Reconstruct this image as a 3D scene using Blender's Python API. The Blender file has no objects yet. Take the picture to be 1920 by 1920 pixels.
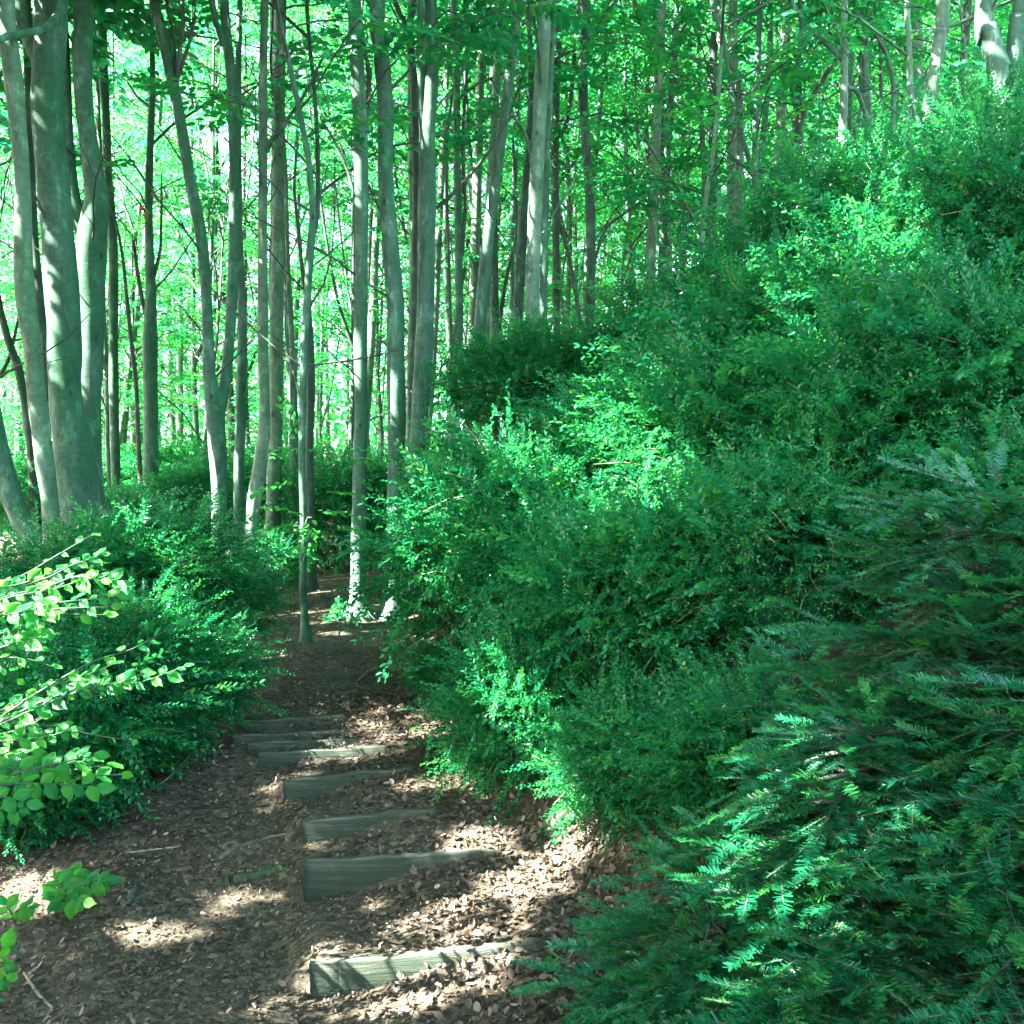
import bpy, math, random
import numpy as np
from mathutils import Vector
rng = np.random.default_rng(7); random.seed(7)
scn = bpy.context.scene
col = scn.collection
# ------------------------------------------------------------------ camera, sky, sun, exposure
F = 1900.0; CX = 960.0; H = 1.6                     # focal length in photo pixels, eye height
cam = bpy.data.cameras.new('camera'); co = bpy.data.objects.new('camera', cam); col.objects.link(co)
co.location = (0, 0, H); co.rotation_euler = (math.radians(90), 0, 0)
cam.sensor_width = 36; cam.lens = 36 * F / 1920; cam.clip_start = .05; cam.clip_end = 2000
scn.camera = co
SUN = np.array([0.66, 0.24, -0.71]); SUN = SUN / np.linalg.norm(SUN)      # the way the light travels
w = bpy.data.worlds.new('World'); scn.world = w; w.use_nodes = True
nt = w.node_tree; sky = nt.nodes.new('ShaderNodeTexSky'); sky.sky_type = 'NISHITA'; sky.sun_disc = False
sky.sun_elevation = math.asin(-SUN[2]); sky.sun_rotation = math.atan2(-SUN[0], -SUN[1])
sky.air_density = 1.0; sky.dust_density = 2.0
bg = nt.nodes['Background']; bg.inputs[1].default_value = 0.12; wb = nt.nodes.new('ShaderNodeMix'); wb.data_type = 'RGBA'; wb.blend_type = 'MULTIPLY'; wb.inputs[0].default_value = 1; wb.inputs[7].default_value = (1.05, 1.0, .91, 1)
nt.links.new(sky.outputs[0], wb.inputs[6]); nt.links.new(wb.outputs[2], bg.inputs[0])
sl = bpy.data.lights.new('sun', 'SUN'); sl.energy = 5.0; sl.angle = math.radians(.33); sl.color = (1, .95, .91)
so = bpy.data.objects.new('sun', sl); col.objects.link(so)
so.rotation_euler = Vector(SUN).to_track_quat('-Z', 'Y').to_euler()
scn.view_settings.view_transform = 'Standard'; scn.view_settings.look = 'None'
scn.view_settings.exposure = 4.4; scn.view_settings.gamma = 1
cy = scn.cycles
cy.max_bounces = 7; cy.diffuse_bounces = 5; cy.glossy_bounces = 2; cy.transmission_bounces = 6
cy.sample_clamp_indirect = 4; cy.use_denoising = True; cy.caustics_reflective = False

# ------------------------------------------------------------------ helpers
def nrm(v): return v / np.maximum(np.linalg.norm(v, axis=-1, keepdims=True), 1e-9)
def unproj(px, py, D): return np.array([(px - CX) / F * D, D, H + (CX - py) / F * D])

def tag(o, label=None, cat=None, group=None, kind=None):
    if label: o['label'] = label
    if cat: o['category'] = cat
    if group: o['group'] = group
    if kind: o['kind'] = kind
    return o

def thing(name, label, cat, loc, group=None):
    o = bpy.data.objects.new(name, None); col.objects.link(o); o.location = [float(c) for c in loc]
    o.empty_display_size = .1
    return tag(o, label, cat, group)

def mesh(name, V, Q, mat, parent=None, origin=None, rnd=None, lc=None, smooth=False, idx=None):
    """one mesh object of quads from numpy arrays given in world space"""
    V = np.asarray(V, np.float32)
    if origin is None:
        origin = np.array(parent.location) if parent is not None else np.zeros(3)
    V = V - np.asarray(origin, np.float32)
    me = bpy.data.meshes.new(name); n = len(Q)
    me.vertices.add(len(V)); me.vertices.foreach_set('co', V.ravel())
    me.loops.add(n * 4); me.loops.foreach_set('vertex_index', np.asarray(Q, np.int32).ravel())
    me.polygons.add(n); me.polygons.foreach_set('loop_start', np.arange(0, n * 4, 4, dtype=np.int32))
    if smooth: me.polygons.foreach_set('use_smooth', np.ones(n, bool))
    for m in (mat if isinstance(mat, (list, tuple)) else [mat]): me.materials.append(m)
    if idx is not None: me.polygons.foreach_set('material_index', np.asarray(idx, np.int32))
    me.update(calc_edges=True)
    if rnd is not None:
        a = me.attributes.new('rnd', 'FLOAT', 'POINT'); a.data.foreach_set('value', np.asarray(rnd, np.float32))
    if lc is not None:
        a = me.attributes.new('lc', 'FLOAT_VECTOR', 'POINT'); a.data.foreach_set('vector', np.asarray(lc, np.float32).ravel())
    o = bpy.data.objects.new(name, me); col.objects.link(o)
    if parent is not None: o.parent = parent
    else: o.location = [float(c) for c in origin]
    return o

def catmull(P, n):
    P = np.asarray(P, float); m = len(P)
    if m < 3:
        t = np.linspace(0, 1, n)[:, None]; return P[0] * (1 - t) + P[-1] * t
    E = np.vstack([2 * P[0] - P[1], P, 2 * P[-1] - P[-2]])
    u = np.linspace(0, m - 1 - 1e-6, n); k = u.astype(int); t = (u - k)[:, None]
    p0, p1, p2, p3 = E[k], E[k + 1], E[k + 2], E[k + 3]
    return .5 * (2 * p1 + (p2 - p0) * t + (2 * p0 - 5 * p1 + 4 * p2 - p3) * t ** 2 + (3 * p1 - p0 - 3 * p2 + p3) * t ** 3)

class Tubes:
    def __init__(s): s.V = []; s.Q = []; s.n = 0
    def add(s, P, R, k=6, lump=0.0, seed=0):
        P = np.asarray(P, float); R = np.asarray(R, float); n = len(P)
        T = np.gradient(P, axis=0); T = nrm(T)
        ref = np.array([1., 0, 0]) if abs(T[0][0]) < .8 else np.array([0., 1, 0])
        A = nrm(np.cross(T, ref)); B = np.cross(T, A)
        a = np.linspace(0, 2 * math.pi, k, endpoint=False)
        RR = np.repeat(R[:, None], k, 1)
        if lump:
            z = np.arange(n)[:, None] * .55
            RR = RR * (1 + lump * (np.sin(2 * a[None] + z * .6 + seed) + .7 * np.sin(3 * a[None] - z + 2 * seed) + .6 * np.sin(z * 1.7 + seed)))
        V = P[:, None] + RR[..., None] * (np.cos(a)[None, :, None] * A[:, None] + np.sin(a)[None, :, None] * B[:, None])
        i = np.arange(n - 1)[:, None] * k; j = np.arange(k)[None]; j2 = (j + 1) % k
        Q = np.stack([i + j, i + j2, i + k + j2, i + k + j], -1).reshape(-1, 4) + s.n
        s.V.append(V.reshape(-1, 3)); s.Q.append(Q); s.n += n * k
    def obj(s, name, mat, parent=None, origin=None, smooth=True):
        if not s.V: return None
        return mesh(name, np.vstack(s.V), np.vstack(s.Q), mat, parent, origin, smooth=smooth)

LEAF6 = np.array([[0, 0, 0], [.28, .42, .1], [.68, .38, .09], [1, 0, -.06], [.68, -.38, .09], [.28, -.42, .1]])
Q6 = np.array([[0, 1, 2, 3], [0, 3, 4, 5]])
LEAF4 = np.array([[0, 0, 0], [.48, .5, .05], [1, 0, 0], [.48, -.5, .05]]); Q4 = np.array([[0, 1, 2, 3]])
_x = [0, .12, .36, .64, .86, 1]; _h = [.03, .27, .5, .44, .22, .0]
LEAFD = np.array([[x, s * h, (.14 * abs(s) - .16 * x * x + .05 * math.sin(9 * x) * abs(s))] for x, h in zip(_x, _h) for s in (1, 0, -1)])
QD = np.array([[3 * i + j, 3 * i + j + 1, 3 * i + j + 4, 3 * i + j + 3] for i in range(5) for j in (0, 1)])
NEED = np.array([[0, .5, 0], [0, -.5, 0], [.85, -.42, 0], [.85, .42, 0]]) 

class Leaves:
    """collects leaves; every leaf is a small folded blade"""
    def __init__(s): s.P = []; s.T = []; s.N = []; s.L = []; s.W = []; s.r = []
    def add(s, P, T, N, L, W, r=None):
        s.P.append(P); s.T.append(T); s.N.append(N); s.L.append(L); s.W.append(W)
        s.r.append(rng.random(len(P)) if r is None else r)
    def obj(s, name, mat, parent=None, origin=None, kind='6', keep=None, curl=None):
        P = np.vstack(s.P); T = nrm(np.vstack(s.T)); N = np.vstack(s.N); L = np.concatenate(s.L); W = np.concatenate(s.W); r = np.concatenate(s.r)
        if keep is not None:
            k = keep(P); P, T, N, L, W, r = P[k], T[k], N[k], L[k], W[k], r[k]
        S = nrm(np.cross(N, T)); N = np.cross(T, S)
        tm, tq = {'6': (LEAF6, Q6), '4': (LEAF4, Q4), 'd': (LEAFD, QD), 'n': (NEED, Q4)}[kind]
        m = len(tm); z = tm[None, :, 2] * L[:, None]
        if curl is not None: z = z * curl[:, None]
        V = P[:, None] + T[:, None] * (tm[None, :, 0] * L[:, None])[..., None] + S[:, None] * (tm[None, :, 1] * W[:, None])[..., None] + N[:, None] * z[..., None]
        Q = (tq[None] + (np.arange(len(P)) * m)[:, None, None]).reshape(-1, 4)
        lc = np.tile(tm, (len(P), 1)) if kind == 'd' else None
        return mesh(name, V.reshape(-1, 3), Q, mat, parent, origin, rnd=np.repeat(r, m), lc=lc, smooth=(kind == 'd'))

def frames(axis, up):
    A = nrm(axis); S = nrm(np.cross(up, A)); N = np.cross(A, S)
    return np.stack([A, S, N], -1)
def place(lv, tm, O, R, s, rj=None):
    """put copies of a twig template (pos, tip, normal, L, W) at frames"""
    P, T, N, L, W = tm; M = len(O); n = len(P)
    PP = O[:, None] + np.einsum('mij,nj->mni', R, P) * s[:, None, None]
    TT = np.einsum('mij,nj->mni', R, T); NN = np.einsum('mij,nj->mni', R, N)
    TT = TT + rng.normal(0, .16, TT.shape); NN = NN + rng.normal(0, .28, NN.shape)
    LL = (L[None] * s[:, None] * rng.uniform(.75, 1.2, (M, n)))
    WW = (W[None] * s[:, None] * rng.uniform(.8, 1.15, (M, n)))
    base = rng.random(M) if rj is None else rj
    r = np.clip(base[:, None] * .7 + rng.random((M, n)) * .3, 0, 1)
    lv.add(PP.reshape(-1, 3), TT.reshape(-1, 3), NN.reshape(-1, 3), LL.ravel(), WW.ravel(), r.ravel())

def beech_twig(n, length, L, W):
    t = np.linspace(.12, 1, n); s = np.where(np.arange(n) % 2, 1., -1.)
    P = np.stack([t * length, s * .012, -.10 * length * t * t], -1)
    a = np.radians(np.where(t > .97, 8, 52)); T = np.stack([np.cos(a), s * np.sin(a), -.22 * np.ones(n)], -1)
    N = np.tile([0., 0, 1], (n, 1)); N[:, 1] = s * .15
    return P, T, N, np.full(n, L) * (.75 + .3 * np.sin(t * 3)), np.full(n, W) * (.75 + .3 * np.sin(t * 3))
def box_twig(n, length, L, W):
    t = np.repeat(np.linspace(.08, 1, n), 2); s = np.tile([1., -1], n); k = np.repeat(np.arange(n) % 2, 2)
    P = np.stack([t * length, s * .002, 0 * t], -1)
    a = np.radians(48); T = np.stack([np.full(2 * n, math.cos(a)), s * np.where(k, .35, 1) * math.sin(a), s * np.where(k, .8, .1) * math.sin(a)], -1)
    N = np.stack([-.5 + 0 * t, -s * .1, np.ones(2 * n)], -1)
    return P, T, N, np.full(2 * n, L) * (1.1 - .35 * t), np.full(2 * n, W) * (1.1 - .35 * t)
def fir_shoot(n, length, L, W):
    t = np.repeat(np.linspace(.0, 1, n), 2); s = np.tile([1., -1], n)
    P = np.stack([t * length, 0 * t, 0 * t], -1)
    a = np.radians(72 - 34 * t ** 3); T = np.stack([np.cos(a), s * np.sin(a), .18 + 0 * t], -1)
    N = np.tile([-.1, 0, 1.], (2 * n, 1))
    ln = L * np.minimum(1, .55 + 2.5 * t) * (1.08 - .35 * t ** 3)
    return P, T, N, ln, np.full(2 * n, W)

# ------------------------------------------------------------------ materials
def new_mat(name):
    m = bpy.data.materials.new(name); m.use_nodes = True; nt = m.node_tree; nt.nodes.clear()
    out = nt.nodes.new('ShaderNodeOutputMaterial'); return m, nt, out
def ramp(nt, stops):
    r = nt.nodes.new('ShaderNodeValToRGB'); e = r.color_ramp.elements
    e[0].position, e[0].color = stops[0][0], (*stops[0][1], 1); e[1].position, e[1].color = stops[-1][0], (*stops[-1][1], 1)
    for p, c in stops[1:-1]: x = e.new(p); x.color = (*c, 1)
    return r
def leaf_mat(name, stops, tcol, tmix=.45, rough=.42, spec=.5, vein=False):
    m, nt, out = new_mat(name); N = nt.nodes; K = nt.links.new
    at = N.new('ShaderNodeAttribute'); at.attribute_name = 'rnd'
    r = ramp(nt, stops); K(at.outputs['Fac'], r.inputs[0])
    t = ramp(nt, [(0, tcol[0]), (1, tcol[1])]); K(at.outputs['Fac'], t.inputs[0])
    p = N.new('ShaderNodeBsdfPrincipled'); p.inputs['Roughness'].default_value = rough
    p.inputs['Specular IOR Level'].default_value = spec
    tr = N.new('ShaderNodeBsdfTranslucent'); mx = N.new('ShaderNodeMixShader'); mx.inputs[0].default_value = tmix
    K(r.outputs[0], p.inputs['Base Color']); K(t.outputs[0], tr.inputs[0])
    if vein:
        lc = N.new('ShaderNodeAttribute'); lc.attribute_name = 'lc'; sp = N.new('ShaderNodeSeparateXYZ'); K(lc.outputs['Vector'], sp.inputs[0])
        ab = N.new('ShaderNodeMath'); ab.operation = 'ABSOLUTE'; K(sp.outputs[1], ab.inputs[0])
        ma = N.new('ShaderNodeMath'); ma.operation = 'MULTIPLY_ADD'; ma.inputs[1].default_value = -.75; K(ab.outputs[0], ma.inputs[0]); K(sp.outputs[0], ma.inputs[2])
        mu = N.new('ShaderNodeMath'); mu.operation = 'MULTIPLY'; mu.inputs[1].default_value = 52; K(ma.outputs[0], mu.inputs[0])
        si = N.new('ShaderNodeMath'); si.operation = 'SINE'; K(mu.outputs[0], si.inputs[0])
        bu = N.new('ShaderNodeBump'); bu.inputs['Strength'].default_value = .5; bu.inputs['Distance'].default_value = .002
        K(si.outputs[0], bu.inputs['Height']); K(bu.outputs[0], p.inputs['Normal'])
        hs = N.new('ShaderNodeMapRange'); hs.inputs[1].default_value = .85; hs.inputs[2].default_value = 1; hs.inputs[3].default_value = 1; hs.inputs[4].default_value = .8
        K(si.outputs[0], hs.inputs[0]); mm = N.new('ShaderNodeMix'); mm.data_type = 'RGBA'; mm.blend_type = 'MULTIPLY'; mm.inputs[0].default_value = 1
        K(t.outputs[0], mm.inputs[6]); K(hs.outputs[0], mm.inputs[7]); K(mm.outputs[2], tr.inputs[0])
    K(p.outputs[0], mx.inputs[1]); K(tr.outputs[0], mx.inputs[2]); K(mx.outputs[0], out.inputs[0])
    return m
def bark_mat(name, dark, mid, pale, algae, amt=.5, scale=1.0):
    m, nt, out = new_mat(name); N = nt.nodes; K = nt.links.new
    tc = N.new('ShaderNodeTexCoord'); oi = N.new('ShaderNodeObjectInfo')
    ad = N.new('ShaderNodeVectorMath'); ad.operation = 'ADD'; cm = N.new('ShaderNodeCombineXYZ')
    mr = N.new('ShaderNodeMath'); mr.operation = 'MULTIPLY'; mr.inputs[1].default_value = 37; K(oi.outputs['Random'], mr.inputs[0]); K(mr.outputs[0], cm.inputs[2])
    K(tc.outputs['Object'], ad.inputs[0]); K(cm.outputs[0], ad.inputs[1])
    def noise(sx, sz, det=4, rough=.6):
        mp = N.new('ShaderNodeMapping'); mp.inputs['Scale'].default_value = (sx * scale, sx * scale, sz * scale); K(ad.outputs[0], mp.inputs[0])
        n = N.new('ShaderNodeTexNoise'); n.inputs['Scale'].default_value = 1; n.inputs['Detail'].default_value = det; n.inputs['Roughness'].default_value = rough
        K(mp.outputs[0], n.inputs['Vector']); return n
    n1 = noise(9, 3.5, 6, .65); r1 = ramp(nt, [(.34, dark), (.47, mid), (.56, mid), (.64, pale)]); K(n1.outputs[0], r1.inputs[0])
    n2 = noise(12, 40, 5, .75); r2 = ramp(nt, [(.36, (.5, .5, .48)), (.5, (.92, .92, .92)), (.7, (1.15, 1.15, 1.12))]); K(n2.outputs[0], r2.inputs[0])
    # green algae on the damp side of the stem
    ge = N.new('ShaderNodeNewGeometry'); dt = N.new('ShaderNodeVectorMath'); dt.operation = 'DOT_PRODUCT'; dt.inputs[1].default_value = (.85, -.2, .1); K(ge.outputs['Normal'], dt.inputs[0])
    n3 = noise(3, 1.2, 4); m3 = N.new('ShaderNodeMath'); m3.operation = 'MULTIPLY_ADD'; m3.inputs[1].default_value = .38; K(dt.outputs['Value'], m3.inputs[0]); K(n3.outputs[0], m3.inputs[2])
    r3 = N.new('ShaderNodeMapRange'); r3.inputs[1].default_value = .45; r3.inputs[2].default_value = .85; r3.inputs[4].default_value = amt * 1.25; K(m3.outputs[0], r3.inputs[0])
    m2 = N.new('ShaderNodeMix'); m2.data_type = 'RGBA'; m2.inputs[7].default_value = (*algae, 1); K(r3.outputs[0], m2.inputs[0]); K(r1.outputs[0], m2.inputs[6])
    m1 = N.new('ShaderNodeMix'); m1.data_type = 'RGBA'; m1.blend_type = 'MULTIPLY'; m1.inputs[0].default_value = .42; K(m2.outputs[2], m1.inputs[6]); K(r2.outputs[0], m1.inputs[7])
    n5 = noise(9, 4.2, 7, .72); r5 = ramp(nt, [(.32, (.42, .44, .42)), (.44, (.9, .9, .9)), (.55, (1, 1, 1)), (.63, (1.75, 1.75, 1.7))]); K(n5.outputs[0], r5.inputs[0])
    m5 = N.new('ShaderNodeMix'); m5.data_type = 'RGBA'; m5.blend_type = 'MULTIPLY'; m5.inputs[0].default_value = .9; K(m1.outputs[2], m5.inputs[6]); K(r5.outputs[0], m5.inputs[7])
    # dark branch scars
    mp = N.new('ShaderNodeMapping'); mp.inputs['Scale'].default_value = (8, 8, 3.4); K(ad.outputs[0], mp.inputs[0])
    vo = N.new('ShaderNodeTexVoronoi'); vo.inputs['Scale'].default_value = 1; K(mp.outputs[0], vo.inputs['Vector'])
    r4 = ramp(nt, [(.07, (.25, .25, .22)), (.14, (1, 1, 1))]); K(vo.outputs['Distance'], r4.inputs[0])
    m4 = N.new('ShaderNodeMix'); m4.data_type = 'RGBA'; m4.blend_type = 'MULTIPLY'; m4.inputs[0].default_value = .9; K(m5.outputs[2], m4.inputs[6]); K(r4.outputs[0], m4.inputs[7])
    p = N.new('ShaderNodeBsdfPrincipled'); p.inputs['Roughness'].default_value = .75; p.inputs['Specular IOR Level'].default_value = .25
    K(m4.outputs[2], p.inputs['Base Color'])
    bu = N.new('ShaderNodeBump'); bu.inputs['Strength'].default_value = .5; bu.inputs['Distance'].default_value = .006
    a2 = N.new('ShaderNodeMath'); a2.operation = 'ADD'; K(n2.outputs[0], a2.inputs[0]); K(n1.outputs[0], a2.inputs[1]); K(a2.outputs[0], bu.inputs['Height']); K(bu.outputs[0], p.inputs['Normal'])
    K(p.outputs[0], out.inputs[0]); return m

M = {}
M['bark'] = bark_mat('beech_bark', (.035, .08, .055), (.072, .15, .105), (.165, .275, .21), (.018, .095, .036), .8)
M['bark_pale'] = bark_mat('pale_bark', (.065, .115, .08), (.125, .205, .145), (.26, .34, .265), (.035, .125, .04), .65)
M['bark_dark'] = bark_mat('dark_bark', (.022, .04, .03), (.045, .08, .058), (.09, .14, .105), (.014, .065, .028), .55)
M['root'] = bark_mat('root_bark', (.06, .05, .036), (.11, .095, .07), (.19, .17, .13), (.05, .07, .03), .2)
M['moss'] = bark_mat('mossy_bark', (.02, .022, .014), (.04, .055, .025), (.10, .13, .06), (.03, .07, .02), .6, 4.0)
M['twig'] = bark_mat('twig_bark', (.03, .038, .03), (.06, .075, .06), (.12, .14, .11), (.03, .07, .03), .3)
M['pale_twig'] = bark_mat('pale_twig_bark', (.16, .15, .09), (.28, .25, .15), (.40, .36, .24), (.15, .18, .08), .2)
M['beech'] = leaf_mat('beech_leaf', [(0, (.006, .09, .036)), (.5, (.012, .14, .042)), (1, (.05, .21, .025))], ((.01, .33, .115), (.09, .52, .06)), .55, .5, .25)
M['canopy'] = leaf_mat('canopy_leaf', [(0, (.008, .085, .035)), (.5, (.016, .13, .04)), (1, (.04, .17, .03))], ((.012, .34, .14), (.06, .45, .10)), .45, .5, .25)
M['near_beech'] = leaf_mat('young_beech_leaf', [(0, (.010, .13, .035)), (.5, (.02, .19, .035)), (1, (.06, .26, .025))], ((.03, .50, .10), (.13, .62, .05)), .5, .36, .4, vein=True)
M['box'] = leaf_mat('box_leaf', [(0, (.004, .06, .026)), (.45, (.008, .135, .048)), (.8, (.024, .205, .052)), (1, (.10, .29, .03))], ((.012, .34, .13), (.07, .50, .07)), .33, .22, .42)
M['fir'] = leaf_mat('conifer_needle', [(0, (.004, .075, .033)), (.55, (.009, .14, .055)), (1, (.05, .24, .035))], ((.01, .28, .10), (.06, .40, .05)), .25, .3, .4)
M['wither'] = leaf_mat('withered_leaf', [(0, (.25, .11, .03)), (1, (.35, .2, .05))], ((.4, .2, .04), (.5, .3, .06)), .4)
M['litter'] = leaf_mat('dead_leaf', [(0, (.019, .015, .010)), (.4, (.054, .042, .027)), (.8, (.135, .099, .07)), (.96, (.29, .215, .165)), (1, (.32, .15, .05))], ((.2, .1, .05), (.3, .16, .08)), .08, .6, .3)

def soil_mat():
    m, nt, out = new_mat('woodland_soil'); N = nt.nodes; K = nt.links.new
    tc = N.new('ShaderNodeTexCoord')
    n1 = N.new('ShaderNodeTexNoise'); n1.inputs['Scale'].default_value = 2.2; n1.inputs['Detail'].default_value = 8; n1.inputs['Roughness'].default_value = .7
    n2 = N.new('ShaderNodeTexNoise'); n2.inputs['Scale'].default_value = 55; n2.inputs['Detail'].default_value = 5; n2.inputs['Roughness'].default_value = .7
    vo = N.new('ShaderNodeTexVoronoi'); vo.inputs['Scale'].default_value = 42; vo.inputs['Randomness'].default_value = 1
    for n in (n1, n2, vo): K(tc.outputs['Object'], n.inputs['Vector'])
    r1 = ramp(nt, [(.3, (.036, .034, .023)), (.55, (.072, .066, .046)), (.72, (.115, .105, .078))]); K(n1.outputs[0], r1.inputs[0])
    sv = N.new('ShaderNodeSeparateColor'); K(vo.outputs['Color'], sv.inputs[0])
    r2 = ramp(nt, [(0, (.35, .33, .3)), (.5, (.9, .86, .8)), (.93, (1.6, 1.5, 1.3)), (1, (3.0, 2.7, 2.3))]); K(sv.outputs[0], r2.inputs[0])
    m1 = N.new('ShaderNodeMix'); m1.data_type = 'RGBA'; m1.blend_type = 'MULTIPLY'; m1.inputs[0].default_value = .8; K(r1.outputs[0], m1.inputs[6]); K(r2.outputs[0], m1.inputs[7])
    r3 = ramp(nt, [(.3, (.5, .5, .5)), (.7, (1.3, 1.3, 1.3))]); K(n2.outputs[0], r3.inputs[0])
    m2 = N.new('ShaderNodeMix'); m2.data_type = 'RGBA'; m2.blend_type = 'MULTIPLY'; m2.inputs[0].default_value = .8; K(m1.outputs[2], m2.inputs[6]); K(r3.outputs[0], m2.inputs[7])
    p = N.new('ShaderNodeBsdfPrincipled'); p.inputs['Roughness'].default_value = .9; p.inputs['Specular IOR Level'].default_value = .2; K(m2.outputs[2], p.inputs['Base Color'])
    bu = N.new('ShaderNodeBump'); bu.inputs['Strength'].default_value = .9; bu.inputs['Distance'].default_value = .015
    a = N.new('ShaderNodeMath'); a.operation = 'ADD'; K(n2.outputs[0], a.inputs[0]); K(sv.outputs[1], a.inputs[1]); K(a.outputs[0], bu.inputs['Height']); K(bu.outputs[0], p.inputs['Normal'])
    K(p.outputs[0], out.inputs[0]); return m
M['soil'] = soil_mat()
def board_mat():
    m, nt, out = new_mat('weathered_board'); N = nt.nodes; K = nt.links.new
    tc = N.new('ShaderNodeTexCoord'); mp = N.new('ShaderNodeMapping'); mp.inputs['Scale'].default_value = (2.5, 40, 60); K(tc.outputs['Object'], mp.inputs[0])
    n1 = N.new('ShaderNodeTexNoise'); n1.inputs['Scale'].default_value = 1; n1.inputs['Detail'].default_value = 6; n1.inputs['Roughness'].default_value = .7; K(mp.outputs[0], n1.inputs['Vector'])
    n2 = N.new('ShaderNodeTexNoise'); n2.inputs['Scale'].default_value = 5; n2.inputs['Detail'].default_value = 6; n2.inputs['Roughness'].default_value = .7; K(tc.outputs['Object'], n2.inputs['Vector'])
    r1 = ramp(nt, [(.3, (.028, .028, .02)), (.5, (.08, .08, .06)), (.68, (.22, .215, .175))]); K(n1.outputs[0], r1.inputs[0])
    r2 = ramp(nt, [(.38, (.0, .0, .0)), (.62, (.85, .85, .85))]); K(n2.outputs[0], r2.inputs[0])
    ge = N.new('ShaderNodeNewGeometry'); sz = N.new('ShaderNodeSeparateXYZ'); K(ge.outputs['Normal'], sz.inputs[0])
    mz = N.new('ShaderNodeMapRange'); mz.inputs[1].default_value = .2; mz.inputs[2].default_value = .8; mz.inputs[3].default_value = .72; mz.inputs[4].default_value = .3; K(sz.outputs[2], mz.inputs[0])  # algae tint, also darkening upright faces to offset frontal light; worn tops paler
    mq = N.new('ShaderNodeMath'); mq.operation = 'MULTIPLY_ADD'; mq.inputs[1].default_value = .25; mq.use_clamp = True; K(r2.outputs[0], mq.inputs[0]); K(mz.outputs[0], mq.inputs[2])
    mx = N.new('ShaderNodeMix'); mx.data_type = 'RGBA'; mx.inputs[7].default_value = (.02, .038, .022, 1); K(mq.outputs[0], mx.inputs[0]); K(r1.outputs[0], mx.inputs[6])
    p = N.new('ShaderNodeBsdfPrincipled'); p.inputs['Roughness'].default_value = .85; p.inputs['Specular IOR Level'].default_value = .2; K(mx.outputs[2], p.inputs['Base Color'])
    bu = N.new('ShaderNodeBump'); bu.inputs['Strength'].default_value = .9; bu.inputs['Distance'].default_value = .012; K(n1.outputs[0], bu.inputs['Height']); K(bu.outputs[0], p.inputs['Normal'])
    K(p.outputs[0], out.inputs[0]); return m
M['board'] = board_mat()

# ------------------------------------------------------------------ the ground
# boards of the steps: left end pixel, right end pixel, depth of left end, depth of right end, exposed face at the left end
BOARDS = [
    (580, 1810, 1010, 1768, 3.35, 3.47, .13), (568, 1617, 920, 1596, 4.05, 4.13, .15), (566, 1542, 815, 1517, 4.35, 4.45, .11),
    (530, 1465, 770, 1440, 4.77, 4.90, .11), (484, 1414, 720, 1400, 5.19, 5.26, .06), (464, 1394, 660, 1386, 5.36, 5.42, .05),
    (437, 1381, 640, 1370, 5.48, 5.56, .08), (445, 1354, 640, 1342, 5.69, 5.78, .07)]
BE = [(unproj(a, b, e), unproj(c, d, f), g) for a, b, c, d, e, f, g in BOARDS]
bD = np.array([(l[1] + r[1]) / 2 for l, r, f in BE]); bZ = np.array([(l[2] + r[2]) / 2 for l, r, f in BE]); bF = np.array([f for l, r, f in BE])
bL = np.array([l[0] for l, r, f in BE]); bR = np.array([r[0] for l, r, f in BE])
TY = np.concatenate([[-300, 2.6], bD, [8, 9, 11, 14, 40, 500]]); TZ = np.concatenate([[-.02, -.02], bZ, [.56, .68, .9, 1.0, 1.6, 1.6]])
LY = np.concatenate([[-300, 2.6], bD, [6.5, 8, 9, 11, 14, 40, 500]]); LZ = np.concatenate([[-.04, -.04], bZ - bF, [.43, .55, .66, .88, 1.0, 1.6, 1.6]])
SY = []; SF = []; SB = []
def ground(X, Y):
    X = np.asarray(X, float); Y = np.asarray(Y, float)
    top = np.interp(Y, TY, TZ); low = np.interp(Y, LY, LZ)
    # stepped surface: just behind a board its top, just before the next board its foot
    sy = []; sz = []
    for k in range(len(bD)):
        sy += [bD[k] - .02, bD[k] + .02]; sz += [bZ[k] - bF[k], bZ[k] - .012]
    step = np.interp(Y, np.concatenate([[-300, 2.6], sy, [8, 9, 11, 14, 40, 500]]), np.concatenate([[-.03, -.03], sz, [.56, .68, .9, 1.0, 1.6, 1.6]]))
    xl = np.interp(Y, bD, bL); xr = np.interp(Y, bD, bR)
    u = (X - xl) / (xr - xl)
    k = np.clip(u * 1.15, 0, 1); k = k * k * (3 - 2 * k) * .6 + k * .4
    right = top - .028 + .02 * np.clip(u - 1, 0, 1)
    g = step * (1 - k) + right * k
    m = np.clip((X - xl + .12) / .14, 0, 1)
    g = low * (1 - m) + g * m
    xb = np.interp(Y, [0, 3, 3.7, 5, 6, 8, 10, 14, 40], [.6, .47, .34, -.18, -.45, -.8, -.7, -.5, 0])
    d = X - xb; d = (np.sqrt(d * d + .01) + d) / 2 - .02; d = np.maximum(d, 0)
    g = g + 7 * (1 - np.exp(-.8 * d / 7))
    x2 = np.interp(Y, [0, 3, 5.7, 8, 11], [-1.3, -1.4, -1.7, -1.8, -1.7])
    g = g - 2.5 * (1 - np.exp(-.07 * np.maximum(x2 - X, 0) / 2.5))
    g = g + .012 * (np.sin(3.1 * X + 1.7 * Y) + np.sin(5.3 * Y - 2.2 * X + 1)) + .006 * np.sin(13 * X + 3) * np.sin(11 * Y)
    return g
def grow(a, b, far, s0, r=1.22):
    out = [0.]; s = s0
    while out[-1] < far: out.append(out[-1] + s); s *= r
    return np.array(out[1:])
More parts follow.
